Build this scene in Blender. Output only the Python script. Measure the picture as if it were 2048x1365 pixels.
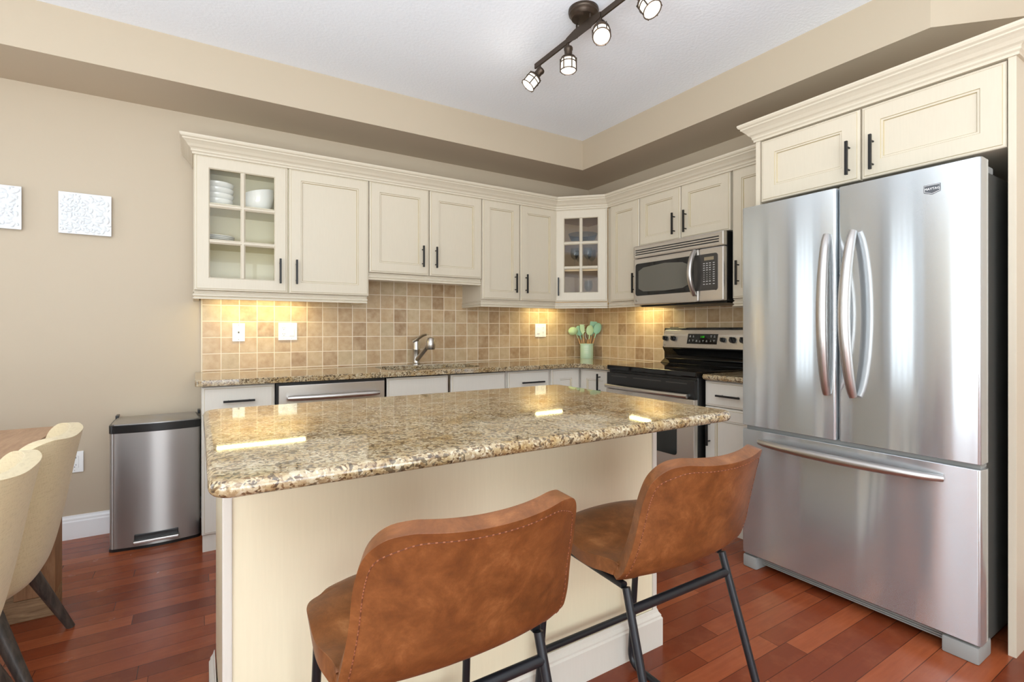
import bpy, bmesh, math, random
from mathutils import Vector, Matrix
random.seed(7)
PI = math.pi
C = bpy.context.scene.collection
for o in list(bpy.data.objects): bpy.data.objects.remove(o)

# ---------------------------------------------------------------- camera
cam_d = bpy.data.cameras.new('camera'); cam = bpy.data.objects.new('camera', cam_d); C.objects.link(cam)
cam_d.sensor_width = 36; cam_d.lens = 36 * 1005 / 2048; cam_d.shift_y = -22.5 / 2048
cam_d.clip_start = .05; cam_d.clip_end = 60
cam.location = (-3.17, -3.69, 1.17)
cam.rotation_euler = (PI / 2, 0, -math.radians(32.04))
bpy.context.scene.camera = cam
vs = bpy.context.scene.view_settings
vs.view_transform = 'Standard'; vs.look = 'None'; vs.gamma = 1; vs.use_curve_mapping = False
vs.exposure = 0.09

# ---------------------------------------------------------------- light
world = bpy.data.worlds.new('world'); bpy.context.scene.world = world; world.use_nodes = True
bg = world.node_tree.nodes['Background']; bg.inputs[0].default_value = (.86, .93, 1, 1); bg.inputs[1].default_value = 2.2

def area(name, loc, rot, sx, sy, power, color, spread=180):
    l = bpy.data.lights.new(name, 'AREA'); l.shape = 'RECTANGLE'; l.size = sx; l.size_y = sy
    l.energy = power; l.color = color; l.spread = math.radians(spread)
    o = bpy.data.objects.new(name, l); C.objects.link(o); o.location = loc; o.rotation_euler = rot
    return o
DAY = (.87, .93, 1.0)
area('daylight_patio_door', (-5.72, -1.1, 1.15), (0, -PI / 2, 0), 2.1, 1.15, 9, DAY)
area('daylight_left_window', (-5.72, -4.3, 1.35), (0, -PI / 2, 0), 1.9, 2.1, 38, DAY)
area('daylight_rear_window', (-3.3, -7.12, 1.35), (PI / 2 + .12, 0, 0), 3.9, 2.1, 92, DAY)
area('added_ceiling_fill', (-4.0, -4.5, .9), (PI, 0, 0), 2.6, 2.4, 235, (.785, .915, 1))  # unseen upward fill added to brighten the ceiling, not a lamp of the room

# ---------------------------------------------------------------- materials
def lin(c):
    return tuple(((x / 255) / 12.92 if x / 255 <= .04045 else ((x / 255 + .055) / 1.055) ** 2.4) for x in c) + (1,)

class NT:
    def __init__(s, name):
        s.m = bpy.data.materials.new(name); s.m.use_nodes = True; s.t = s.m.node_tree
        s.b = s.t.nodes['Principled BSDF']; s.out = s.t.nodes['Material Output']
    def n(s, typ, inp=None, **kw):
        x = s.t.nodes.new('ShaderNode' + typ)
        for k, v in kw.items(): setattr(x, k, v)
        for k, v in (inp or {}).items(): s.set(x.inputs[k], v)
        return x
    def set(s, sock, v):
        if isinstance(v, bpy.types.NodeSocket): s.t.links.new(v, sock)
        else: sock.default_value = v
    def math(s, op, a, b=0.0, c=0.0):
        x = s.n('Math', operation=op); s.set(x.inputs[0], a); s.set(x.inputs[1], b)
        if op in ('MULTIPLY_ADD', 'SMOOTH_MIN'): s.set(x.inputs[2], c)
        return x.outputs[0]
    def mix(s, f, a, b, mode='MIX'):
        x = s.n('Mix', data_type='RGBA', blend_type=mode); s.set(x.inputs[0], f); s.set(x.inputs[6], a); s.set(x.inputs[7], b)
        return x.outputs[2]
    def ramp(s, f, stops, interp='LINEAR'):
        x = s.n('ValToRGB'); s.set(x.inputs[0], f); cr = x.color_ramp; cr.interpolation = interp
        while len(cr.elements) < len(stops): cr.elements.new(.5)
        for e, (p, c) in zip(cr.elements, stops): e.position = p; e.color = lin(c) if len(c) == 3 else c
        return x.outputs[0]
    def obj(s): return s.n('TexCoord').outputs['Object']
    def scale(s, vec, sc):
        x = s.n('Mapping'); s.set(x.inputs[0], vec); x.inputs['Scale'].default_value = sc; return x.outputs[0]
    def noise(s, vec, scale, detail=3, rough=.5, out=0, dist=0):
        x = s.n('TexNoise', {'Vector': vec, 'Scale': scale, 'Detail': detail, 'Roughness': rough, 'Distortion': dist}); return x.outputs[out]
    def bump(s, h, strength=.3, dist=.01):
        x = s.n('Bump', {'Height': h, 'Strength': strength, 'Distance': dist}); s.t.links.new(x.outputs[0], s.b.inputs['Normal'])
    def P(s, **kw):
        for k, v in kw.items(): s.set(s.b.inputs[k.replace('_', ' ')], v)
        return s

def plain(name, rgb, rough=.5, metal=0., **kw):
    t = NT(name); t.P(Base_Color=lin(rgb), Roughness=rough, Metallic=metal, **kw); return t.m

M = {}
# painted walls with faint roller texture
def wallpaint(name, rgb, rough=.55, sc=220, st=.06):
    t = NT(name); v = t.obj(); t.P(Base_Color=lin(rgb), Roughness=rough)
    t.bump(t.noise(v, sc, 4), st, .002); return t.m
M['wall'] = wallpaint('beige_wall_paint', (189, 173, 150))
M['ceiling'] = wallpaint('stippled_ceiling_paint', (240, 243, 248), .85, 60, .9)
M['trim'] = plain('white_trim_paint', (240, 240, 240), .35)
def cab(name, rgb):
    t = NT(name); v = t.obj(); n = t.noise(t.scale(v, (60, 60, 4)), 3, 2)
    t.P(Base_Color=t.mix(n, lin(rgb), lin(tuple(c - 6 for c in rgb))), Roughness=.36); return t.m
M['cab'] = cab('cream_cabinet_paint', (206, 194, 173))
M['base'] = cab('cream_base_cabinet_paint', (217, 211, 199))
M['island'] = cab('cream_island_paint', (236, 225, 194))
M['cabin'] = plain('cabinet_interior', (232, 222, 190), .5)
M['glaze'] = plain('glaze_line', (186, 170, 136), .6)
M['black'] = plain('matte_black_metal', (28, 27, 26), .4, .3)
M['tube'] = plain('black_powder_coated_tube', (30, 32, 36), .36, .2)
M['blackplastic'] = plain('black_plastic', (22, 22, 22), .32)
M['blackglass'] = plain('black_glass', (12, 12, 13), .06)
M['ovenglass'] = plain('oven_window_glass', (40, 42, 40), .1)
M['grey'] = plain('grey_plastic', (146, 146, 142), .5)
M['white'] = plain('white_plastic', (244, 243, 240), .35)
M['socket'] = plain('socket_dark', (70, 66, 62), .5)
M['china'] = plain('white_china', (236, 233, 226), .12)
M['mint'] = plain('mint_ceramic', (186, 214, 190), .2)
M['silicone'] = plain('mint_silicone', (150, 200, 172), .45)
M['siliconelt'] = plain('pale_green_silicone', (186, 214, 168), .45)
M['bronze'] = plain('dark_bronze_metal', (74, 62, 52), .38, .75)
M['plaster'] = plain('white_relief_plaster', (226, 228, 230), .6)
M['utwood'] = plain('beech_wood', (206, 160, 108), .5)
M['print'] = plain('printed_mark', (205, 205, 200), .6)
M['printdark'] = plain('printed_dark_mark', (60, 54, 48), .6)
M['chrome'] = plain('satin_chrome', (184, 178, 170), .28, 1)
M['steelin'] = plain('sink_steel', (190, 190, 188), .25, 1)

def steel(name, rgb, rough=.25, wav=.25, axis='Z', an=.93):
    t = NT(name); v = t.obj()
    t.P(Base_Color=lin(rgb), Metallic=.8, Roughness=rough, Anisotropic=an, Anisotropic_Rotation=.25)
    tg = t.n('Tangent', direction_type='RADIAL', axis=axis); t.t.links.new(tg.outputs[0], t.b.inputs['Tangent'])
    w = t.noise(t.scale(v, (2.2, 5.5, .55)), 1.3, 1)
    t.bump(w, wav, .008); return t.m
M['steel'] = steel('brushed_stainless_steel', (200, 205, 208), .17, .4)
M['steelwarm'] = steel('brushed_stainless_appliance', (204, 198, 190), .26, .12)
M['steelcan'] = steel('brushed_steel_bin', (172, 168, 164), .33, .1)
M['steelh'] = plain('steel_handle', (196, 192, 188), .33, 1)
t = NT('dark_textured_fridge_side'); v = t.obj(); t.P(Base_Color=lin((96, 95, 90)), Roughness=.42, Metallic=.5); t.bump(t.noise(v, 400, 2), .3, .002); M['fridgeside'] = t.m

def glass(name, rgb=(1, 1, 1), refl=1.0, rough=.02):
    t = NT(name); tr = t.n('BsdfTransparent'); tr.inputs[0].default_value = (*rgb, 1)
    gl = t.n('BsdfGlossy', {'Roughness': rough}); fr = t.n('LayerWeight', {'Blend': .5}); ms = t.n('MixShader')
    t.set(ms.inputs[0], t.math('MULTIPLY', t.math('MULTIPLY_ADD', t.math('POWER', fr.outputs['Facing'], 4.), .8, .05), refl)); t.set(ms.inputs[1], tr.outputs[0]); t.set(ms.inputs[2], gl.outputs[0])
    t.t.links.new(ms.outputs[0], t.out.inputs[0]); return t.m
M['pane'] = glass('clear_pane_glass', (1, 1, .99), .3)
M['stemglass'] = glass('clear_stemware_glass', (.97, .97, .96), .5)
M['smoke'] = glass('grey_tinted_glass', (.78, .79, .79), 1.)

def emis(name, rgb, st):
    t = NT(name); e = t.n('Emission', {'Color': lin(rgb), 'Strength': st}); t.t.links.new(e.outputs[0], t.out.inputs[0]); return t.m
M['lampglass'] = emis('lit_frosted_glass', (255, 246, 230), 1.7)
M['strip'] = emis('lit_light_tube', (255, 236, 150), 17)
M['green'] = emis('lit_green_digits', (60, 200, 40), .8)

# granite
def granite(name, dark=1.):
    t = NT(name); v = t.obj()
    v2 = t.n('VectorMath', operation='ADD'); t.set(v2.inputs[0], v)
    dn = t.n('VectorMath', operation='SCALE'); t.set(dn.inputs[0], t.noise(v, 45, 3, out=1)); dn.inputs['Scale'].default_value = .02
    t.set(v2.inputs[1], dn.outputs[0])
    vo = t.n('TexVoronoi', {'Vector': v2.outputs[0], 'Scale': 190.}); cell = t.n('SeparateColor', {'Color': vo.outputs['Color']}).outputs[0]
    base = t.ramp(cell, [(0, (88, 68, 48)), (.12, (130, 106, 78)), (.28, (156, 136, 106)), (.5, (172, 154, 122)), (.78, (183, 167, 136)), (1, (194, 182, 158))])
    blot = t.noise(v, 16, 4, .6)
    base = t.mix(t.ramp(blot, [(.42, (0, 0, 0)), (.7, (255, 255, 255))]), base, lin((226, 206, 168)), 'MULTIPLY')
    vo2 = t.n('TexVoronoi', {'Vector': v2.outputs[0], 'Scale': 115.}); c2 = t.n('SeparateColor', {'Color': vo2.outputs['Color']}).outputs[1]
    cl = t.noise(v, 22, 3, .6)
    dk = t.math('LESS_THAN', t.math('ADD', c2, t.math('MULTIPLY', t.math('SUBTRACT', cl, .5), -1.1)), .155 * dark)
    base = t.mix(t.math('MULTIPLY', dk, .72), base, lin((64, 52, 40)))
    t.P(Base_Color=base, Roughness=.04, Specular_IOR_Level=.8); return t.m
M['granite'] = granite('speckled_cream_granite', 1.)

# backsplash tiles
def tiles(name, ax):
    t = NT(name); v = t.n('TexCoord').outputs['Object']; sp = t.n('SeparateXYZ', {0: v})
    S = .1025
    a = sp.outputs[ax]; z = sp.outputs[2]
    au = t.math('DIVIDE', t.math('ADD', a, 10.25 + (.071 if ax == 0 else .0)), S); zu = t.math('DIVIDE', t.math('SUBTRACT', z, .9165), S)
    fa = t.math('FRACT', au); fz = t.math('FRACT', zu)
    def edge(f): return t.math('SUBTRACT', .5, t.math('ABSOLUTE', t.math('SUBTRACT', f, .5)))
    d = t.math('MINIMUM', edge(fa), edge(fz))
    mort = t.ramp(d, [(.018, (255, 255, 255)), (.030, (0, 0, 0))])
    cmb = t.n('CombineXYZ', {0: t.math('FLOOR', au), 1: t.math('FLOOR', zu)})
    wn = t.n('TexWhiteNoise', {0: cmb.outputs[0]}, noise_dimensions='2D').outputs[0]
    base = t.ramp(wn, [(0, (152, 120, 86)), (.3, (176, 144, 106)), (.65, (188, 158, 120)), (1, (180, 158, 124))])
    vv = t.n('VectorMath', operation='ADD'); t.set(vv.inputs[0], v); ws = t.n('VectorMath', operation='SCALE'); t.set(ws.inputs[0], cmb.outputs[0]); ws.inputs['Scale'].default_value = 3.7; t.set(vv.inputs[1], ws.outputs[0])
    n = t.noise(vv.outputs[0], 18, 5, .6)
    base = t.mix(t.ramp(n, [(.35, (0, 0, 0)), (.72, (190, 190, 190))]), base, lin((214, 192, 158)))
    n2 = t.noise(vv.outputs[0], 30, 5, .65)
    base = t.mix(t.ramp(n2, [(.52, (0, 0, 0)), (.8, (150, 150, 150))]), base, lin((150, 122, 88)))
    col = t.mix(mort, base, lin((226, 210, 186)))
    t.P(Base_Color=col, Roughness=.32)
    t.bump(t.math('SUBTRACT', 1., mort), .35, .002); return t.m
M['tile_x'] = tiles('tumbled_beige_tile_back', 0); M['tile_y'] = tiles('tumbled_beige_tile_side', 1)

# cherry floor
t = NT('cherry_plank_floor'); v = t.obj(); sp = t.n('SeparateXYZ', {0: v}); W, L = .080, .78
row = t.math('FLOOR', t.math('DIVIDE', sp.outputs[1], W)); fy = t.math('FRACT', t.math('DIVIDE', sp.outputs[1], W))
wr = t.n('TexWhiteNoise', {'W': row}, noise_dimensions='1D').outputs[0]
xs = t.math('ADD', t.math('DIVIDE', sp.outputs[0], L), t.math('MULTIPLY', wr, 7.3))
ix = t.math('FLOOR', xs); fx = t.math('FRACT', xs)
cb = t.n('CombineXYZ', {0: ix, 1: row}); wn = t.n('TexWhiteNoise', {0: cb.outputs[0]}, noise_dimensions='2D').outputs[0]
base = t.ramp(wn, [(0, (108, 46, 24)), (.3, (130, 60, 32)), (.6, (144, 70, 38)), (.85, (164, 86, 50)), (1, (118, 52, 30))])
off = t.n('VectorMath', operation='SCALE'); t.set(off.inputs[0], cb.outputs[0]); off.inputs['Scale'].default_value = 5.3
vv = t.n('VectorMath', operation='ADD'); t.set(vv.inputs[0], v); t.set(vv.inputs[1], off.outputs[0])
g = t.noise(t.scale(vv.outputs[0], (3.5, 40, 1)), 1.6, 4, .6)
base = t.mix(t.ramp(g, [(.3, (0, 0, 0)), (.75, (170, 170, 170))]), base, lin((108, 50, 30)))
g2 = t.noise(vv.outputs[0], 7, 4, .6)
base = t.mix(t.ramp(g2, [(.5, (0, 0, 0)), (.85, (150, 150, 150))]), base, lin((180, 106, 66)))
ey = t.math('MULTIPLY', t.math('SUBTRACT', .5, t.math('ABSOLUTE', t.math('SUBTRACT', fy, .5))), W)
ex = t.math('MULTIPLY', t.math('SUBTRACT', .5, t.math('ABSOLUTE', t.math('SUBTRACT', fx, .5))), L)
seam = t.math('LESS_THAN', t.math('MINIMUM', ex, ey), .0012)
t.P(Base_Color=t.mix(t.math('MULTIPLY', seam, .7), base, lin((42, 20, 12))), Roughness=t.math('MULTIPLY_ADD', g2, .12, .19), Specular_IOR_Level=.35)
t.bump(t.math('SUBTRACT', 1., seam), .25, .001); M['floor'] = t.m

# tan leather
t = NT('tan_leather'); v = t.obj()
n1 = t.noise(v, 15, 9, .72, dist=.35); n2 = t.noise(v, 5, 4, .55)
base = t.ramp(n1, [(.28, (84, 48, 22)), (.44, (106, 62, 29)), (.56, (124, 75, 38)), (.66, (144, 92, 52)), (.8, (170, 118, 76))])
base = t.mix(t.ramp(n2, [(.35, (150, 150, 150)), (.65, (0, 0, 0))]), base, lin((124, 70, 34)))
t.P(Base_Color=base, Roughness=.42); t.bump(t.noise(v, 260, 3), .12, .002); M['leather'] = t.m
M['stitch'] = plain('leather_stitching', (150, 92, 62), .6)
M['seamline'] = plain('leather_seam_line', (96, 50, 26), .7)  # dark brown line of the stool seam

# linen upholstery
t = NT('cream_linen'); v = t.obj()
a = t.noise(t.scale(v, (500, 500, 30)), 1, 2); b = t.noise(t.scale(v, (30, 30, 520)), 1, 2)
w = t.math('ADD', a, b)
t.P(Base_Color=t.ramp(w, [(.35, (176, 154, 114)), (1.0, (216, 198, 160))]), Roughness=.9, Sheen_Weight=.2); t.bump(w, .25, .002); M['linen'] = t.m

def wood(name, c1, c2, sc=(3, 30, 3), rough=.5):
    t = NT(name); v = t.obj(); g = t.noise(t.scale(v, sc), 2.2, 5, .65, dist=.6)
    t.P(Base_Color=t.ramp(g, [(.3, c1), (.7, c2)]), Roughness=rough); t.bump(g, .2, .003); return t.m
M['darkwood'] = wood('smoked_dark_wood', (40, 36, 34), (86, 76, 68), (30, 30, 3), .45)
M['oak'] = wood('weathered_oak', (112, 82, 54), (166, 134, 98), (3, 26, 26), .6)
M['oakv'] = wood('weathered_oak_upright', (118, 80, 50), (160, 118, 82), (26, 26, 3), .6)
M['oaktop'] = wood('oak_table_top', (150, 112, 82), (182, 146, 114), (26, 3, 26), .4)
t = NT('sheer_curtain_fabric'); t.P(Base_Color=lin((225, 225, 222)), Roughness=.9); M['curtain'] = t.m

# ---------------------------------------------------------------- helpers
def put(bm, fn):
    n = len(bm.verts); fn(); bm.verts.ensure_lookup_table(); return bm.verts[n:]
def box(bm, x0, x1, y0, y1, z0, z1, bev=0):
    r = bmesh.ops.create_cube(bm, size=1, matrix=Matrix.Translation(((x0 + x1) / 2, (y0 + y1) / 2, (z0 + z1) / 2)) @ Matrix.Diagonal((abs(x1 - x0), abs(y1 - y0), abs(z1 - z0), 1)))
    if bev:
        es = list({e for v in r['verts'] for e in v.link_edges})
        bmesh.ops.bevel(bm, geom=es, offset=bev, segments=2, affect='EDGES', profile=.6)
def frame_m(a, b):
    a, b = Vector(a), Vector(b); d = b - a; q = d.to_track_quat('Z', 'Y')
    return Matrix.Translation((a + b) / 2) @ q.to_matrix().to_4x4(), d.length
def cyl(bm, a, b, r, r2=None, seg=16):
    m, L = frame_m(a, b)
    bmesh.ops.create_cone(bm, cap_ends=True, segments=seg, radius1=r, radius2=r if r2 is None else r2, depth=L, matrix=m)
def tube(bm, pts, r, seg=10, closed=False, rs=None, sq=1.0):
    """tube along a polyline; rs: radius per point; sq: width factor of local side axis"""
    pts = [Vector(p) for p in pts]; n = len(pts); rings = []; up = None
    for i, p in enumerate(pts):
        a = pts[(i - 1) % n] if (closed or i > 0) else p; b = pts[(i + 1) % n] if (closed or i < n - 1) else p
        d = (b - a).normalized()
        if up is None: up = Vector((0, 0, 1)) if abs(d.z) < .9 else Vector((1, 0, 0))
        s = d.cross(up).normalized(); up = s.cross(d).normalized()
        rr = rs[i] if rs else r
        rings.append([bm.verts.new(p + (s * math.cos(2 * PI * k / seg) * sq + up * math.sin(2 * PI * k / seg)) * rr) for k in range(seg)])
    for i in range(n if closed else n - 1):
        A, B = rings[i], rings[(i + 1) % n]
        for k in range(seg): bm.faces.new((A[k], A[(k + 1) % seg], B[(k + 1) % seg], B[k]))
    if not closed: bm.faces.new(rings[0][::-1]); bm.faces.new(rings[-1])
def lathe(bm, prof, c=(0, 0, 0), seg=28, mat=None, sx=1, sy=1):
    rings = []
    for r, z in prof:
        rings.append([bm.verts.new(Vector((c[0] + r * sx * math.cos(2 * PI * k / seg), c[1] + r * sy * math.sin(2 * PI * k / seg), c[2] + z))) for k in range(seg)])
    for A, B in zip(rings, rings[1:]):
        for k in range(seg): bm.faces.new((A[k], A[(k + 1) % seg], B[(k + 1) % seg], B[k]))
    vs_ = [v for r in rings for v in r]
    if prof[0][0] > 1e-4: bm.faces.new(rings[0][::-1])
    if prof[-1][0] > 1e-4: bm.faces.new(rings[-1])
    if mat: bmesh.ops.transform(bm, matrix=mat, verts=vs_)
    bmesh.ops.remove_doubles(bm, verts=vs_, dist=1e-6)
def prism(bm, poly, z0, z1):
    a = [bm.verts.new((x, y, z0)) for x, y in poly]; b = [bm.verts.new((x, y, z1)) for x, y in poly]; n = len(poly)
    bm.faces.new(a[::-1]); bm.faces.new(b)
    for i in range(n): bm.faces.new((a[i], a[(i + 1) % n], b[(i + 1) % n], b[i]))
def sweep(bm, path, prof, z=0, cap=True):
    """profile [(out, height)] swept with mitres along a 2-D path; out = to the RIGHT of travel"""
    n = len(path); P = [Vector((x, y)) for x, y in path]; rings = []
    for i in range(n):
        d1 = (P[i] - P[i - 1]).normalized() if i else None; d2 = (P[i + 1] - P[i]).normalized() if i < n - 1 else None
        if d1 is None: d1 = d2
        if d2 is None: d2 = d1
        n1 = Vector((d1.y, -d1.x)); n2 = Vector((d2.y, -d2.x)); m = (n1 + n2).normalized(); m = m / max(.2, m.dot(n1))
        rings.append([bm.verts.new((P[i].x + m.x * o, P[i].y + m.y * o, z + h)) for o, h in prof])
    k = len(prof)
    for A, B in zip(rings, rings[1:]):
        for j in range(k): bm.faces.new((A[j], A[(j + 1) % k], B[(j + 1) % k], B[j]))
    if cap: bm.faces.new(rings[0][::-1]); bm.faces.new(rings[-1])
def arcpts(c, r, a0, a1, n=8):
    return [(c[0] + r * math.cos(math.radians(a0 + (a1 - a0) * i / n)), c[1] + r * math.sin(math.radians(a0 + (a1 - a0) * i / n))) for i in range(n + 1)]
def rrect(x0, x1, y0, y1, r, n=6):
    return arcpts((x1 - r, y0 + r), r, -90, 0, n) + arcpts((x1 - r, y1 - r), r, 0, 90, n) + arcpts((x0 + r, y1 - r), r, 90, 180, n) + arcpts((x0 + r, y0 + r), r, 180, 270, n)

def obj(name, bm, mat, parent=None, smooth=None, bevel=0, seg=2, sub=0):
    me = bpy.data.meshes.new(name); bmesh.ops.recalc_face_normals(bm, faces=bm.faces); bm.to_mesh(me); bm.free()
    o = bpy.data.objects.new(name, me); C.objects.link(o); me.materials.append(M[mat] if isinstance(mat, str) else mat)
    if mat in ('cab', 'base', 'island'): me.materials.append(M['glaze'])
    if parent: o.parent = parent
    if bevel:
        m = o.modifiers.new('bevel', 'BEVEL'); m.width = bevel; m.segments = seg; m.limit_method = 'ANGLE'; m.angle_limit = math.radians(35)
    if sub:
        m = o.modifiers.new('sub', 'SUBSURF'); m.levels = sub; m.render_levels = sub
    if smooth is None: smooth = bevel > 0
    if smooth or bevel or sub:
        me.polygons.foreach_set('use_smooth', [True] * len(me.polygons))
        if not sub: me.set_sharp_from_angle(angle=math.radians(38))
    return o
def NB(): return bmesh.new()
def tag(o, label, cat, group=None):
    o['label'] = label; o['category'] = cat
    if group: o['group'] = group
    return o
def thing(name, label, cat, loc=(0, 0, 0), rz=0, group=None):
    o = bpy.data.objects.new(name, None); C.objects.link(o); o.location = loc; o.rotation_euler = (0, 0, rz); o.empty_display_size = .1
    return tag(o, label, cat, group)
def struct(name, bm, mat, **kw):
    o = obj(name, bm, mat, **kw); o['kind'] = 'structure'; return o
def dup(root, loc, rz, label, group=None, name=None):
    r = root.copy(); C.objects.link(r); r.location = loc; r.rotation_euler = (0, 0, rz); r['label'] = label
    if group: r['group'] = group
    def rec(a, b):
        for ch in list(a.children):
            c = ch.copy(); C.objects.link(c); c.parent = b; rec(ch, c)
    rec(root, r); return r
def text(name, s, size, mat, parent, mtx, extrude=.0004):
    cu = bpy.data.curves.new(name, 'FONT'); cu.body = s; cu.size = size; cu.extrude = extrude; cu.align_x = 'CENTER'; cu.align_y = 'CENTER'; cu.resolution_u = 2
    tmp = bpy.data.objects.new(name + '_tmp', cu); C.objects.link(tmp)
    dg = bpy.context.evaluated_depsgraph_get(); me = bpy.data.meshes.new_from_object(tmp.evaluated_get(dg)); me.transform(mtx)
    bpy.data.objects.remove(tmp); bpy.data.curves.remove(cu)
    me.name = name; o = bpy.data.objects.new(name, me); C.objects.link(o); me.materials.clear(); me.materials.append(M[mat]); o.parent = parent; return o

# ---------------------------------------------------------------- room
XL, YB, ZC, ZS = -5.6, -7.0, 2.75, 2.505
ZT = .908                       # worktop height
b = NB(); box(b, XL - .15, .15, YB - .15, .15, -.08, 0); struct('floor', b, 'floor')
b = NB(); box(b, XL - .15, .15, YB - .15, .15, ZC, ZC + .08); struct('ceiling', b, 'ceiling')
b = NB(); box(b, XL - .15, .15, 0, .15, 0, ZC); struct('wall_back', b, 'wall')
b = NB(); box(b, 0, .15, YB, 0, 0, ZC); struct('wall_right', b, 'wall')
def wall_with_holes(name, fixed, axis, a0, a1, holes, th):
    b = NB(); cur = a0
    def bx(p0, p1, z0, z1):
        if p1 - p0 < 1e-4 or z1 - z0 < 1e-4: return
        if axis == 'y': box(b, fixed - th, fixed, p0, p1, z0, z1)
        else: box(b, p0, p1, fixed - th, fixed, z0, z1)
    for (h0, h1, z0, z1) in holes:
        bx(cur, h0, 0, ZC); bx(h0, h1, 0, z0); bx(h0, h1, z1, ZC); cur = h1
    bx(cur, a1, 0, ZC); return struct(name, b, 'wall')
HL = [(-5.4, -3.2, .35, 2.35), (-1.68, -.52, .05, 2.25)]
HB = [(-5.3, -1.3, .25, 2.4)]
wall_with_holes('wall_left', XL, 'y', YB, 0, HL, .12)
wall_with_holes('wall_front', YB, 'x', XL - .12, .15, HB, .12)
def window_frame(i, axis, fixed, h, nm):
    h0, h1, z0, z1 = h; b = NB(); f = .05
    def bx(p0, p1, q0, q1, d0=-.08, d1=-.03):
        if axis == 'y': box(b, fixed + d0, fixed + d1, p0, p1, q0, q1)
        else: box(b, p0, p1, fixed + d0, fixed + d1, q0, q1)
    bx(h0, h1, z0, z0 + f); bx(h0, h1, z1 - f, z1); bx(h0, h0 + f, z0 + f, z1 - f); bx(h1 - f, h1, z0 + f, z1 - f)
    for k in range(1, nm): p = h0 + (h1 - h0) * k / nm; bx(p - .03, p + .03, z0 + f, z1 - f)
    o = struct('window_%d' % i, b, 'trim')
    b = NB(); bx2 = None
    if axis == 'y': box(b, fixed - .058, fixed - .052, h0 + f, h1 - f, z0 + f, z1 - f)
    else: box(b, h0 + f, h1 - f, fixed - .058, fixed - .052, z0 + f, z1 - f)
    obj('window_pane', b, 'pane', o)
window_frame(1, 'y', XL, HL[1], 4); window_frame(2, 'y', XL, HL[0], 3); window_frame(3, 'x', YB, HB[0], 4)
# soffit ring of the tray ceiling
sd = .44
b = NB(); prism(b, [(XL, -sd), (-sd, -sd), (-sd + .012, -2.79), (.0, -3.23), (0, 0), (XL, 0)], ZS, ZC); struct('trim_1', b, 'wall')
# skirting boards
sk = [(0, 0), (.014, 0), (.014, .095), (.011, .102), (.011, .112), (.006, .122), (.005, .13), (0, .13)]
b = NB(); sweep(b, [(XL, 0), (-3.152, 0)], sk); struct('baseboard_back', b, 'trim')
b = NB(); sweep(b, [(XL, -1.5), (XL, -2.2), (XL, YB)][::-1], sk); struct('baseboard_left', b, 'trim')
# tiled splashback (stands 8 mm proud)
b = NB(); box(b, -3.145, -.0085, -.008, 0, ZT, 1.39); box(b, -2.197, -1.3415, -.008, 0, 1.39, 1.55); struct('trim_2', b, 'tile_x')
b = NB(); box(b, -3.151, -3.1455, -.0095, 0, ZT, 1.385); struct('trim_4', b, plain('tile_edge_strip', (224, 210, 184), .4))
b = NB(); box(b, -.008, 0, -2.14, 0, ZT, 1.385); struct('trim_3', b, 'tile_y')

# ---------------------------------------------------------------- cabinet builders (local: x right, y into the wall, z up)
def ring_front(bm, x0, x1, z0, z1, levels, hole=False):
    rings = []
    for ins, y in levels:
        rings.append([bm.verts.new(p) for p in ((x0 + ins, y, z0 + ins), (x1 - ins, y, z0 + ins), (x1 - ins, y, z1 - ins), (x0 + ins, y, z1 - ins))])
    for (A, B), (l0, l1) in zip(zip(rings, rings[1:]), zip(levels, levels[1:])):
        gl_ = l0[0] > .005 and abs(l1[1] - l0[1]) > .002 and abs(l1[0] - l0[0]) < .004
        for k in range(4): bm.faces.new((A[k], A[(k + 1) % 4], B[(k + 1) % 4], B[k])).material_index = int(gl_)
    if not hole: bm.faces.new(rings[0][::-1]); bm.faces.new(rings[-1])
    else:
        A, B = rings[-1], rings[0]
        for k in range(4): bm.faces.new((A[k], A[(k + 1) % 4], B[(k + 1) % 4], B[k]))
OUT = [(0, 0), (0, -.013), (.003, -.0165), (.010, -.0175), (.012, -.020)]
def handle(parent, x, z, L=.15, vert=True, y=-.02):
    b = NB(); s = .0055
    if vert:
        box(b, x - s, x + s, y - .036, y - .025, z - L / 2, z + L / 2, .001)
        for q in (-1, 1): cyl(b, (x, y, z + q * L * .33), (x, y - .027, z + q * L * .33), .004, seg=10)
    else:
        box(b, x - L / 2, x + L / 2, y - .036, y - .025, z - s, z + s, .001)
        for q in (-1, 1): cyl(b, (x + q * L * .33, y, z), (x + q * L * .33, y - .027, z), .004, seg=10)
    return obj('handle', b, 'black', parent)
def door(parent, x0, x1, z0, z1, hx=None, hz=None, mat='cab', rw=.068, name='door', vert=True, slab=False, L=.15):
    b = NB(); g = .0015
    lv = list(OUT)
    if not slab: lv += [(rw, -.020), (rw + .002, -.0165), (rw + .009, -.0165), (rw + .012, -.0105)]
    ring_front(b, x0 + g, x1 - g, z0, z1, lv)
    d = obj(name, b, mat, parent)
    if hx is not None: handle(d, hx, hz, L, vert)
    return d
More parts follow.
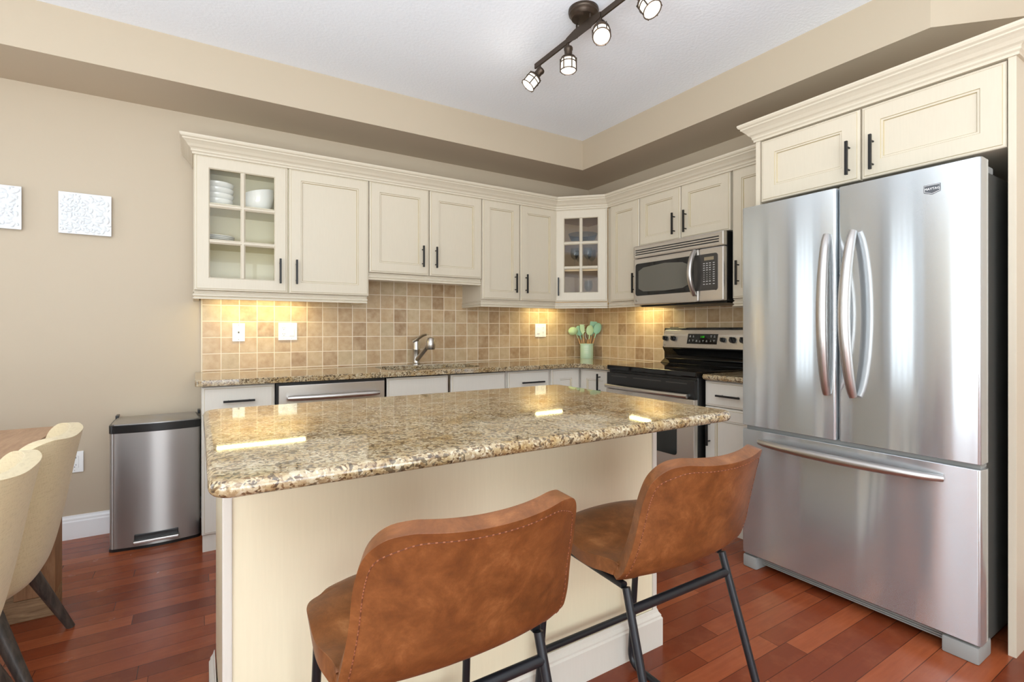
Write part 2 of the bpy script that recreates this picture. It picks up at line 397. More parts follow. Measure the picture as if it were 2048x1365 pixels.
def glass_door(parent, x0, x1, z0, z1, hx, hz, rw=.075, cols=2, rows=3):
    b = NB(); ring_front(b, x0 + .0015, x1 - .0015, z0, z1, OUT + [(rw - .006, -.020), (rw, -.014), (rw, -.004), (rw, 0)], hole=True)
    gx0, gx1, gz0, gz1 = x0 + rw, x1 - rw, z0 + rw, z1 - rw
    def munt(ax, c):
        w, d = .013, .016
        if ax == 'v': pr_ = [(c - w, -.004), (c - w, -.011), (c - .004, -.0195), (c + .004, -.0195), (c + w, -.011), (c + w, -.004)]; a = [b.verts.new((p, q, gz0)) for p, q in pr_]; e = [b.verts.new((p, q, gz1)) for p, q in pr_]
        else: pr_ = [(c - w, -.004), (c - w, -.011), (c - .004, -.0192), (c + .004, -.0192), (c + w, -.011), (c + w, -.004)]; a = [b.verts.new((gx0, q, p)) for p, q in pr_]; e = [b.verts.new((gx1, q, p)) for p, q in pr_]
        n = len(pr_); b.faces.new(a); b.faces.new(e)
        for i in range(n): b.faces.new((a[i], a[(i + 1) % n], e[(i + 1) % n], e[i]))
    for i in range(1, cols): munt('v', gx0 + (gx1 - gx0) * i / cols)
    for i in range(1, rows): munt('h', gz0 + (gz1 - gz0) * i / rows)
    d = obj('glass_door', b, 'cab', parent); handle(d, hx, hz)
    b = NB(); box(b, gx0 - .002, gx1 + .002, -.0035, -.001, gz0 - .002, gz1 + .002); obj('glass_pane', b, 'pane', d)
    return d
def carcass(parent, W, D, H, mat='cab', open_front=False, shelves=(), x0=0, z0=0):
    b = NB(); t = .018
    if not open_front: box(b, x0, x0 + W, .001, D, z0, z0 + H)
    else:
        box(b, x0, x0 + t, .001, D, z0, z0 + H); box(b, x0 + W - t, x0 + W, .001, D, z0, z0 + H)
        box(b, x0 + t, x0 + W - t, .001, D, z0, z0 + t); box(b, x0 + t, x0 + W - t, .001, D, z0 + H - t, z0 + H); box(b, x0 + t, x0 + W - t, D - .006, D, z0 + t, z0 + H - t)
    o = obj('carcass', b, mat if not open_front else 'cabin', parent)
    for s in shelves:
        b = NB(); box(b, x0 + t, x0 + W - t, .012, D - .007, s - .009, s + .009); obj('shelf', b, 'cabin', parent)
    return o
RAIL = [(-.02, 0), (.004, 0), (.008, -.003), (.008, -.008), (.003, -.012), (.003, -.016), (.010, -.022), (.010, -.030), (.004, -.036), (.009, -.041), (.009, -.048), (-.02, -.048)]
def light_rail(parent, pts):
    b = NB(); sweep(b, pts, RAIL, 0); return obj('light_rail', b, 'cab', parent)

ZU, HU = 1.395, .77             # upper cabinets
RZ = -PI / 2
# -- back wall uppers
c1 = thing('wall_cabinet', 'cream wall cabinet with white bowls behind its glass left door and a solid right door', 'cabinet', (-3.187, -.33, ZU))
carcass(c1, .500, .322, HU, open_front=True, shelves=(.285, .50))
b = NB(); box(b, .502, .985, .001, .322, 0, HU); obj('carcass', b, 'cab', c1)
b = NB(); box(b, -.002, 0, .0, .322, 0, HU); obj('side_panel', b, 'cab', c1)
glass_door(c1, 0, .488, 0, HU, .442, .13); door(c1, .492, .985, 0, HU, .534, .13)
light_rail(c1, [(.004, .32), (.004, .008), (.97, .008), (.97, .32)])
c2 = thing('wall_cabinet', 'short cream two-door wall cabinet hanging above the sink', 'cabinet', (-2.200, -.33, 1.555))
carcass(c2, .855, .322, .61); door(c2, 0, .427, 0, .61, .374, .13); door(c2, .431, .855, 0, .61, .474, .13)
light_rail(c2, [(.0, .008), (.853, .008)])
c3 = thing('wall_cabinet', 'cream wall cabinet with two narrow tall doors, left of the corner glass cabinet', 'cabinet', (-1.343, -.33, ZU))
carcass(c3, .700, .322, HU); door(c3, 0, .340, .008, HU, .292, .14, rw=.062); door(c3, .343, .700, .008, HU, .392, .14, rw=.062)
light_rail(c3, [(.004, .32), (.004, .008), (.700, .008)])
# -- corner
dl = math.hypot(.643 - .35, .643 - .35)
c4 = thing('corner_wall_cabinet', 'cream corner wall cabinet with six-pane glass door and glassware inside', 'cabinet', (-.643 + .0, -.33, ZU), -PI / 4)
CW = .43
def loc45(x, y):  # world -> local of the corner cabinet
    dx, dy = x + .643, y + .33; return ((dx - dy) / math.sqrt(2), (dx + dy) / math.sqrt(2))
foot = [loc45(*p) for p in ((-.641, -.331), (-.641, -.012), (-.012, -.012), (-.012, -.632), (-.331, -.632))]
b = NB()
for z0, z1 in ((0, .018), (HU - .018, HU)): prism(b, foot, z0, z1)
for (p, q) in zip(foot[:4], foot[1:]):
    d = Vector((q[0] - p[0], q[1] - p[1])).normalized(); n = Vector((-d.y, d.x)) * .012; cc = Vector(((foot[0][0] + foot[2][0]) / 2, .25))
    if (cc - Vector(p)).dot(n) < 0: n = -n
    prism(b, [p, q, (q[0] + n.x, q[1] + n.y), (p[0] + n.x, p[1] + n.y)], .018, HU - .018)
M['maple'] = plain('maple_interior', (222, 190, 144), .5); obj('carcass', b, 'maple', c4)
for s in (.27, .50):
    b = NB(); prism(b, [((p[0] - CW / 2) * .955 + CW / 2, p[1] * .965 + .012) for p in foot], s - .008, s + .008); obj('shelf', b, 'maple', c4)
glass_door(c4, 0, CW, .006, HU, .035, .13, rw=.078)
light_rail(c4, [(0, .008), (CW, .008)])
# -- right wall uppers (local x runs towards the viewer)
c5 = thing('wall_cabinet', 'narrow cream single-door wall cabinet between corner glass cabinet and microwave', 'cabinet', (-.33, -.674, ZU), RZ)
carcass(c5, .312, .322, HU); door(c5, 0, .312, 0, HU, .272, .13, rw=.062)
b = NB(); box(b, -.07, 0, .0, .3, 0, HU); obj('filler_strip', b, 'cab', c5)
light_rail(c5, [(-.04, .008), (.308, .008)])
c6 = thing('wall_cabinet', 'short cream two-door wall cabinet directly above the microwave', 'cabinet', (-.33, -.989, 1.795), RZ)
carcass(c6, .764, .322, .37); door(c6, 0, .380, 0, .37, .333, .113, rw=.062); door(c6, .383, .764, 0, .37, .430, .113, rw=.062)
c7 = thing('wall_cabinet', 'narrow cream wall cabinet between microwave and refrigerator', 'cabinet', (-.33, -1.765, ZU - .03), RZ)
carcass(c7, .375, .322, HU + .03); door(c7, 0, .375, 0, HU + .03, .046, .155, rw=.062)
light_rail(c7, [(.004, .30), (.004, .008), (.375, .008)])
# -- over-fridge cabinet with tall side panels
c8 = thing('refrigerator_cabinet', 'cream two-door cabinet over the refrigerator with tall panels down both sides', 'cabinet', (-.68, -2.143, 0), RZ)
b = NB(); box(b, .024, .960, .001, .672, 1.83, 2.15); obj('carcass', b, 'cab', c8)
for x0, x1 in ((0, .022), (.962, .984)):
    b = NB(); box(b, x0, x1, -.022, .676, 0 if x0 else 0, 2.15, .001); obj('side_panel', b, 'cab', c8)
door(c8, .024, .485, 1.83, 2.143, .443, 1.933, rw=.072, L=.15); door(c8, .489, .959, 1.83, 2.143, .536, 1.933, rw=.072, L=.15)
CROWN = [(-.03, 0), (.004, 0), (.004, .010), (.010, .016), (.010, .024), (.014, .030), (.022, .036), (.030, .048), (.042, .060), (.050, .066), (.050, .072), (.058, .078), (.062, .086), (.062, .094), (-.03, .094)]
b = NB(); sweep(b, [(-.005, .25), (-.005, -.024), (.989, -.024), (.989, .676)], CROWN, 2.147); obj('crown_moulding', b, 'cab', c8)
# -- crown run along the uppers
b = NB(); sweep(b, [(-3.192, -.02), (-3.192, -.352), (-.652, -.352), (-.352, -.652), (-.352, -2.135)], CROWN, 2.160)
o = obj('crown_moulding', b, 'cab'); tag(o, 'long stepped cream crown moulding topping the wall cabinets round the corner', 'moulding')

# -- base cabinets
def toe(parent, x0, x1):
    b = NB(); box(b, x0, x1, -.002, .05, 0, .088); obj('toe_kick', b, 'base', parent)
HB_ = ZT - .032 - .002
def base(name, label, loc, W, rz=0, D=.585, fronts=(), x0=0):
    c = thing(name, label, 'cabinet', loc, rz); b = NB()
    if 'sink' in name:
        box(b, 0, .018, .001, .57, .09, HB_); box(b, W - .018, W, .001, .57, .09, HB_); box(b, .018, W - .018, .001, .57, .09, .11); box(b, .018, W - .018, .001, .02, .11, HB_)
    else: box(b, x0, W, .001, D, .09, HB_); obj('carcass', b, 'base', c); toe(c, x0 + .004, W - .004)
    for f in fronts: door(c, mat='base', **f)
    return c
base('base_cabinet', 'cream base cabinet with one drawer over a door, beside the steel bin', (-3.152, -.59, 0), .350, fronts=[
    dict(x0=0, x1=.347, z0=.722, z1=.868, hx=.172, hz=.789, vert=False, slab=True, name='drawer_front'), dict(x0=0, x1=.347, z0=.092, z1=.717, hx=.30, hz=.60)])
base('sink_base_cabinet', 'wide cream base cabinet with two false drawer fronts under the sink', (-2.168, -.59, 0), .876, D=.30, fronts=[
    dict(x0=.002, x1=.424, z0=.722, z1=.866, slab=True, name='drawer_front'), dict(x0=.442, x1=.872, z0=.722, z1=.866, slab=True, name='drawer_front'),
    dict(x0=.002, x1=.424, z0=.092, z1=.717, hx=.38, hz=.60), dict(x0=.442, x1=.872, z0=.092, z1=.717, hx=.48, hz=.60)])
base('base_cabinet', 'cream base cabinet with black-handled drawer between the sink cabinet and the corner', (-1.286, -.59, 0), .390, fronts=[
    dict(x0=.008, x1=.378, z0=.722, z1=.866, hx=.215, hz=.783, vert=False, slab=True, name='drawer_front', L=.2), dict(x0=.008, x1=.378, z0=.092, z1=.717, hx=.05, hz=.60)])
# corner base cabinet with folding pair of doors
cc_ = thing('corner_base_cabinet', 'cream L-shaped corner base cabinet with folding doors beside the range', 'cabinet', (-.892, -.59, 0))
b = NB(); prism(b, [(0, .001), (.303, .001), (.303, -.388), (.88, -.388), (.88, .58), (0, .58)], .09, HB_); obj('carcass', b, 'base', cc_)
b = NB(); prism(b, [(.004, .0), (.304, .0), (.304, -.384), (.35, -.384), (.35, .05), (.004, .05)], 0, .088); obj('toe_kick', b, 'base', cc_)
door(cc_, .004, .279, .092, .868, mat='base', rw=.075)
b = NB(); ring_front(b, .002, .345, .092, .868, OUT + [(.075, -.020), (.077, -.0165), (.084, -.0165), (.087, -.0105)])
bmesh.ops.transform(b, matrix=Matrix.Translation((.302, -.021, 0)) @ Matrix.Rotation(-PI / 2, 4, 'Z'), verts=b.verts)
d = obj('door', b, 'base', cc_)
b = NB(); box(b, -.0055, .0055, -.056, -.045, .69, .84, .001)
for zz in (.715, .815): cyl(b, (0, -.02, zz), (0, -.047, zz), .004, seg=10)
bmesh.ops.transform(b, matrix=Matrix.Translation((.302, -.021 - .235, 0)) @ Matrix.Rotation(-PI / 2, 4, 'Z'), verts=b.verts); obj('handle', b, 'black', d)
base('base_cabinet', 'cream base cabinet with drawer over door, between range and refrigerator', (-.59, -1.762, 0), .378, RZ, fronts=[
    dict(x0=0, x1=.376, z0=.722, z1=.868, hx=.17, hz=.79, vert=False, slab=True, name='drawer_front'), dict(x0=0, x1=.376, z0=.092, z1=.717, hx=.036, hz=.565)])

# ---------------------------------------------------------------- worktops
def slab(bm, loops, z0, z1):
    es = []
    for lp in loops:
        vs_ = [bm.verts.new((x, y, z1)) for x, y in lp]
        es += [bm.edges.new((vs_[i], vs_[(i + 1) % len(vs_)])) for i in range(len(vs_))]
    bmesh.ops.triangle_fill(bm, use_beauty=True, use_dissolve=False, edges=es)
    r = bmesh.ops.extrude_face_region(bm, geom=list(bm.faces)); vv = [g for g in r['geom'] if isinstance(g, bmesh.types.BMVert)]
    bmesh.ops.translate(bm, vec=(0, 0, z0 - z1), verts=vv)
th = .032
sinkhole = arcpts((-1.53, -.26), .10, 90, 0, 6) + arcpts((-1.55, -.44), .12, 0, -90, 6) + arcpts((-2.01, -.44), .12, -90, -180, 6) + arcpts((-2.03, -.26), .10, 180, 90, 6)
outer = arcpts((-3.182 + .03, -.65 + .03), .03, 180, 270, 4) + [(-.70, -.65), (-.65, -.70), (-.65, -.984), (-.010, -.984), (-.010, -.010), (-3.182, -.010)]
b = NB(); slab(b, [outer, sinkhole], ZT - th, ZT); o = obj('granite_worktop', b, 'granite', bevel=.0145, seg=4)
tag(o, 'speckled granite worktop along the back wall turning the corner, with sink cut-out', 'countertop')
b = NB(); prism(b, arcpts((-.62, -1.79), .03, 90, 180, 4) + [(-.65, -2.138), (-.010, -2.138), (-.010, -1.76)], ZT - th, ZT); o = obj('granite_worktop', b, 'granite', bevel=.0145, seg=4)
tag(o, 'short piece of granite worktop between the range and the refrigerator', 'countertop')
# sink
s = thing('kitchen_sink', 'stainless undermount double-bowl sink set in the granite below the faucet', 'sink', (-1.775, -.35, ZT - th - .004))
for (x0, x1, y0, y1) in ((-.348, -.02, -.205, .185), (.02, .348, -.205, .185)):
    b = NB(); tp = rrect(x0, x1, y0, y1, .07); bt = rrect(x0 + .02, x1 - .02, y0 + .02, y1 - .02, .07)
    A = [b.verts.new((x, y, 0)) for x, y in tp]; B = [b.verts.new((x, y, -.18)) for x, y in bt]; n = len(A)
    for i in range(n): b.faces.new((A[i], A[(i + 1) % n], B[(i + 1) % n], B[i]))
    b.faces.new(B); obj('bowl', b, 'steelin', s, smooth=True)
b = NB(); tp = rrect(-.37, .37, -.225, .20, .08); o_ = [b.verts.new((x, y, 0)) for x, y in tp]; es = [b.edges.new((o_[i], o_[(i + 1) % len(o_)])) for i in range(len(o_))]
for (x0, x1) in ((-.348, -.02), (.02, .348)):
    q = [b.verts.new((x, y, 0)) for x, y in rrect(x0, x1, -.205, .185, .07)]; es += [b.edges.new((q[i], q[(i + 1) % len(q)])) for i in range(len(q))]
bmesh.ops.triangle_fill(b, use_beauty=True, edges=es); obj('rim', b, 'steelin', s)
# faucet
f = thing('kitchen_faucet', 'satin steel single-lever pull-out faucet behind the sink', 'faucet', (-1.775, -.105, ZT)); f.scale = (1.12, 1.12, 1.06)
b = NB(); lathe(b, [(.030, 0), (.030, .006), (.024, .012), (.0225, .02), (.0225, .10), (.024, .104), (.024, .112), (.0225, .116), (.0225, .158), (.021, .168), (.012, .178), (0, .18)]); obj('body', b, 'chrome', f, smooth=True)
b = NB(); tube(b, [(0, -.012, .035), (.012, -.06, .075), (.026, -.105, .118), (.036, -.135, .148)], .014, 14, rs=[.015, .0145, .015, .019]); obj('spout', b, 'chrome', f, smooth=True)
b = NB(); lathe(b, [(.025, -.038), (.028, -.032), (.030, 0), (.028, .022), (.020, .040), (0, .048)], (.040, -.150, .150)); o = obj('spray_head', b, 'chrome', f, smooth=True)
b = NB(); lathe(b, [(0, -.0385), (.017, -.0385), (.022, -.034)], (.040, -.150, .150)); obj('aerator', b, 'blackplastic', o)
b = NB(); tube(b, [(-.012, .002, .165), (.004, -.03, .188), (.022, -.075, .210), (.036, -.105, .214)], .009, 12, rs=[.016, .011, .009, .007], sq=1.3); obj('lever', b, 'chrome', f, smooth=True)

# ---------------------------------------------------------------- dishwasher
d = thing('dishwasher', 'built-in stainless dishwasher with bowed bar handle left of the sink', 'dishwasher', (-2.797, -.59, 0))
b = NB(); box(b, 0, .623, .0, .56, .09, HB_); obj('body', b, 'blackplastic', d)
b = NB(); box(b, .012, .614, -.03, 0, .11, .855, .003); obj('door', b, 'steelwarm', d)
b = NB(); box(b, .012, .614, -.012, .02, .004, .085); obj('kick_plate', b, 'blackplastic', d)
b = NB(); pts = [(.055 + .515 * i / 16, -.03 - .036 - .020 * math.sin(PI * i / 16), .786) for i in range(17)]
tube(b, pts, .012, 12, rs=[.012] + [.0165] * 15 + [.012])
for x in (.062, .563): cyl(b, (x, -.029, .786), (x, -.069, .786), .008)
obj('handle', b, 'steelh', d, smooth=True)

# ---------------------------------------------------------------- range (local x towards the viewer)
r = thing('electric_range', 'freestanding stainless and black glass-top electric range with rear control panel', 'range', (-.65, -.988, 0), RZ)
b = NB(); box(b, .003, .759, 0, .63, .02, .885); obj('body', b, 'blackplastic', r, bevel=.004)
b = NB(); box(b, -.0005, .7625, -.022, .60, .886, .918, .006); obj('cooktop', b, 'blackglass', r)
b = NB(); box(b, .004, .758, -.028, -.001, .755, .868, .004); o = obj('vent_strip', b, 'blackplastic', r)
for x0, x1 in ((.05, .2), (.26, .5), (.54, .7)):
    b = NB(); box(b, x0, x1, -.0285, -.0275, .842, .847); obj('slot', b, 'socket', o)
b = NB(); box(b, .004, .758, -.034, -.001, .20, .753, .004); od = obj('oven_door', b, 'steelwarm', r)
b = NB(); prism(b, [(x, z) for x, z in rrect(.13, .63, .40, .62, .02)], 0, .002); bmesh.ops.transform(b, matrix=Matrix.Translation((0, -.034, 0)) @ Matrix.Rotation(PI / 2, 4, 'X'), verts=b.verts); obj('oven_window', b, 'ovenglass', od)
b = NB(); box(b, .004, .758, -.034, -.001, .035, .192, .004); obj('storage_drawer', b, 'steelwarm', r)
b = NB(); pts = [(.03 + .70 * i / 16, -.062 - .018 * math.sin(PI * i / 16), .775) for i in range(17)]; tube(b, pts, .0135, 12)
for x in (.045, .715): cyl(b, (x, -.028, .775), (x, -.064, .775), .011)
obj('handle', b, 'steelh', od, smooth=True)
# control panel
b = NB(); prism(b, [(.52, .918), (.63, .918), (.63, 1.185), (.575, 1.185), (.55, 1.03), (.57, 1.0), (.57, .95)], .006, .756)
bmesh.ops.transform(b, matrix=Matrix(((0, 0, 1, 0), (1, 0, 0, 0), (0, 1, 0, 0), (0, 0, 0, 1))), verts=b.verts); obj('control_panel_back', b, 'blackglass', r, bevel=.004)
b = NB(); prism(b, rrect(.012, .750, 1.035, 1.170, .018), 0, .008)
PM = Matrix.Translation((0, .552, 1.035)) @ Matrix.Rotation(-.15, 4, 'X') @ Matrix.Translation((0, 0, -1.035)) @ Matrix.Rotation(PI / 2, 4, 'X')
bmesh.ops.transform(b, matrix=PM, verts=b.verts); cp = obj('control_panel', b, 'steelwarm', r, bevel=.002)
def onpanel(x, z, off=.008): return PM @ Matrix.Translation((x, z, off))
b = NB(); prism(b, [(.236, 1.066), (.488, 1.066), (.494, 1.140), (.242, 1.140)], 0, .0095); bmesh.ops.transform(b, matrix=PM, verts=b.verts); dp = obj('display', b, 'blackglass', cp)
text('clock_digits', '1:58', .020, 'green', dp, onpanel(.367, 1.118, .0098))
b = NB()
for i, (x, z) in enumerate([(.262, 1.122), (.29, 1.122), (.44, 1.122), (.468, 1.122), (.258, 1.09), (.288, 1.09), (.32, 1.088), (.348, 1.086), (.375, 1.088), (.405, 1.088), (.438, 1.09), (.465, 1.09)]):
    q = NB(); q.free(); m = onpanel(x, z, .0097)
    for k in range(2): bmesh.ops.create_cube(b, size=1, matrix=m @ Matrix.Translation((0, k * .008 - .004, 0)) @ Matrix.Diagonal((.014 - .004 * ((i + k) % 3), .0028, .0004, 1)))
obj('display_print', b, 'print', dp)
for x, rr in ((.036, .019), (.113, .020), (.538, .017), (.612, .022), (.690, .022)):
    b = NB(); m = onpanel(x, 1.103 if x < .3 else 1.098); bmesh.ops.create_cone(b, cap_ends=True, segments=24, radius1=rr, radius2=rr * .86, depth=.022, matrix=m @ Matrix.Translation((0, 0, .011)))
    bmesh.ops.create_cube(b, size=1, matrix=m @ Matrix.Rotation(.4, 4, 'Z') @ Matrix.Translation((0, 0, .026)) @ Matrix.Diagonal((rr * .45, rr * 1.7, .010, 1)))
    k = obj('knob', b, 'blackplastic', cp, bevel=.0015)
    b = NB()
    for a in range(12):
        if a == 9: continue
        bmesh.ops.create_cube(b, size=1, matrix=m @ Matrix.Rotation(a * PI / 6, 4, 'Z') @ Matrix.Translation((rr * 1.28, 0, .0002)) @ Matrix.Diagonal((.004, .0016, .0004, 1)))
    obj('dial_marks', b, 'printdark', k)
b = NB(); box(b, .05, .10, .585, .625, 1.184, 1.190, .001); obj('vent_cap', b, 'blackplastic', r)
b = NB(); tube(b, [tuple(onpanel(.030 + .006 * math.cos(a), 1.052 + .006 * math.sin(a), .0085).translation) for a in [2 * PI * i / 14 for i in range(14)]], .0009, 6, closed=True); obj('round_emblem', b, 'printdark', cp)

# ---------------------------------------------------------------- microwave
m_ = thing('over_range_microwave', 'stainless over-the-range microwave with curved door handle under the short cabinet', 'microwave', (-.37, -.990, 1.352), RZ)
b = NB(); box(b, .004, .756, 0, .36, 0, .437); obj('body', b, 'blackplastic', m_, bevel=.004)
b = NB(); box(b, 0, .760, -.040, -.001, .345, .438, .010); vb = obj('vent_grille', b, 'steelwarm', m_)
for z in (.372, .388, .404):
    b = NB(); box(b, .022, .725, -.0415, -.035, z - .0035, z + .0035); obj('vent_slot', b, 'blackplastic', vb)
b = NB(); box(b, 0, .575, -.040, -.001, 0, .342, .010); md = obj('door', b, 'steelwarm', m_)
b = NB(); prism(b, rrect(.022, .555, .068, .305, .02), 0, .0015)
FR = Matrix.Translation((0, -.040, 0)) @ Matrix.Rotation(PI / 2, 4, 'X'); bmesh.ops.transform(b, matrix=FR, verts=b.verts); mw = obj('door_window_frame', b, 'blackglass', md)
b = NB(); prism(b, [(.052, .12), (.1, .098), (.3, .092), (.45, .1), (.50, .12), (.50, .25), (.45, .272), (.3, .285), (.1, .272), (.052, .25)], 0, .0022); bmesh.ops.transform(b, matrix=FR, verts=b.verts); obj('door_window', b, plain('mesh_window_glass', (96, 92, 82), .12), mw)
b = NB(); box(b, .578, .760, -.040, -.001, 0, .342, .010); mp = obj('control_side', b, 'steelwarm', m_)
b = NB(); prism(b, [(.540, .070), (.70, .070)] + arcpts((.700, .085), .018, -90, 0, 4) + arcpts((.700, .285), .018, 0, 90, 4) + [(.540, .303)], 0, .002); bmesh.ops.transform(b, matrix=FR, verts=b.verts); kp = obj('keypad', b, plain('keypad_dark', (58, 54, 50), .3), mp)
b = NB(); box(b, .62, .69, -.0432, -.042, .262, .283); obj('clock_display', b, plain('lcd_window', (146, 132, 106), .3), kp)
b = NB(); random.seed(3)
for rI, z in enumerate((.243, .229, .214, .200, .184, .170, .156, .142, .128, .110)):
    for cI, x in enumerate((.618, .640, .662, .690)):
        w = .013 if rI < 4 or rI > 7 or cI == 3 else .004
        box(b, x - w / 2, x + w / 2, -.0426, -.0418, z - .0022, z + .0022)
obj('keypad_print', b, 'print', kp)
b = NB(); pts = [(.548, -.045 - .052 * math.sin(PI * i / 16) ** .8, .045 + .29 * i / 16) for i in range(17)]
tube(b, pts, .012, 12, rs=[.013 + .002 * math.sin(PI * i / 16) for i in range(17)], sq=1.25); obj('handle', b, 'steelh', md, smooth=True)
b = NB(); bmesh.ops.create_cone(b, cap_ends=True, segments=20, radius1=.009, radius2=.009, depth=.003, matrix=Matrix.Translation((.030, -.0415, .035)) @ Matrix.Rotation(PI / 2, 4, 'X')); obj('round_emblem', b, 'chrome', md)
b = NB(); box(b, .02, .74, .02, .34, -.012, 0, .003); obj('underside_grille', b, 'blackplastic', m_)

# ---------------------------------------------------------------- refrigerator
FW = .902
rf = thing('refrigerator', 'tall stainless french-door refrigerator with bottom freezer drawer and dark sides', 'refrigerator', (-.875, -2.177, 0), RZ)
b = NB(); box(b, .012, FW - .012, .088, .845, .045, 1.738); obj('body', b, 'fridgeside', rf, bevel=.006)
b = NB(); box(b, .016, FW - .016, .070, .090, .06, 1.735); obj('door_gasket', b, 'grey', rf)
def fdoor(name, x0, x1, z0, z1):
    b = NB(); pr_ = [(x0, .070), (x0, .012), (x0 + .004, .004), (x0 + .012, 0), (x1 - .012, 0), (x1 - .004, .004), (x1, .012), (x1, .070)]
    prism(b, pr_, z0, z1); return obj(name, b, 'steel', rf, bevel=.002)
dl_ = fdoor('left_door', 0, .437, .700, 1.772); dr_ = fdoor('right_door', .443, FW, .700, 1.772); fz = fdoor('freezer_drawer', 0, FW, .070, .682)
b = NB(); box(b, .01, FW - .01, .03, .088, .682, .700); obj('divider_strip', b, 'grey', rf)
def bow(parent, pts0, n, r0):
    b = NB(); tube(b, pts0, r0, 14, rs=[r0 * (.72 + .36 * math.sin(PI * i / (n - 1)) ** .6) for i in range(n)], sq=1.0); return obj('handle', b, 'steelh', parent, smooth=True)
for par, x, s_ in ((dl_, .405, -1), (dr_, .506, 1)):
    n = 25; pts = [(x - s_ * .008 * math.sin(PI * i / (n - 1)), -.012 - .058 * math.sin(PI * i / (n - 1)) ** .75, .895 + .68 * i / (n - 1)) for i in range(n)]; bow(par, pts, n, .021)
n = 25; pts = [(.10 + .70 * i / (n - 1), -.012 - .052 * math.sin(PI * i / (n - 1)) ** .6, .632) for i in range(n)]; bow(fz, pts, n, .0175)
for x0, x1 in ((.004, .075), (.79, .895)):
    b = NB(); box(b, x0, x1, .004, .13, 0, .060, .008); obj('foot_cover', b, 'grey', rf, smooth=True)
b = NB(); box(b, .075, .79, .05, .08, .022, .062); 
for i in range(4): box(b, .09, .78, .044, .05, .026 + .009 * i, .030 + .009 * i)
obj('toe_grille', b, 'grey', rf)
for x0, x1 in ((.03, .13), (.78, .885)):
    b = NB(); box(b, x0, x1, .045, .19, 1.739, 1.765, .006); obj('hinge_cover', b, 'grey', rf)
bd = [(.740, 1.706), (.790, 1.706), (.790, 1.678), (.765, 1.669), (.740, 1.678)]
b = NB(); prism(b, bd, 0, .002); bmesh.ops.transform(b, matrix=Matrix.Rotation(PI / 2, 4, 'X'), verts=b.verts); bg_ = obj('name_badge', b, plain('badge_grey', (92, 94, 98), .35, .5), dr_)
b = NB(); ins = [(.7425, 1.7035), (.7875, 1.7035), (.7875, 1.680), (.765, 1.672), (.7425, 1.680)]; tube(b, [(x, -.0022, z) for x, z in ins], .0008, 6, closed=True); obj('badge_border', b, 'white', bg_)
text('badge_lettering', 'MAYTAG', .0115, 'white', bg_, Matrix.Translation((.765, -.0024, 1.690)) @ Matrix.Rotation(PI / 2, 4, 'X'))

# ---------------------------------------------------------------- island
IX0, IX1, IY0, IY1 = -3.123, -1.722, -2.39, -1.80
i_ = thing('kitchen_island', 'cream panelled kitchen island base with moulded skirting under the big granite top', 'island', ((IX0 + IX1) / 2, (IY0 + IY1) / 2, 0))
hx, hy = (IX1 - IX0) / 2, (IY1 - IY0) / 2
b = NB(); box(b, -hx + .004, hx - .004, -hy + .004, hy, .0, ZT - th - .001); obj('body', b, 'island', i_)
for sx in (-1, 1):
    b = NB(); x0, x1 = sorted((sx * hx, sx * (hx - .020))); box(b, x0, x1, -hy - .002, -hy + .02, .02, ZT - th - .001, .003)
    obj('corner_bead', b, 'base', i_)
ISK = [(0, 0), (.016, 0), (.016, .100), (.012, .106), (.012, .112), (.005, .122), (.002, .132), (0, .134)]
b = NB(); sweep(b, [(-hx, hy), (-hx, -hy), (hx, -hy), (hx, hy)], ISK); obj('skirting', b, 'base', i_)
for k in range(3):
    b = NB(); w = 2 * hx / 3
    ring_front(b, -hx + w * k + .004, -hx + w * (k + 1) - .004, .15, ZT - th - .02, OUT + [(.06, -.02), (.07, -.011)])
    bmesh.ops.transform(b, matrix=Matrix.Translation((0, hy, 0)) @ Matrix.Rotation(PI, 4, 'Z'), verts=b.verts); obj('door', b, 'island', i_)
b = NB(); prism(b, rrect(-3.155, -1.695, -2.70, -1.75, .045, 8), ZT - th, ZT); o = obj('granite_worktop', b, 'granite', bevel=.0148, seg=5)
tag(o, 'large polished speckled granite slab with rounded edges topping the island', 'countertop')

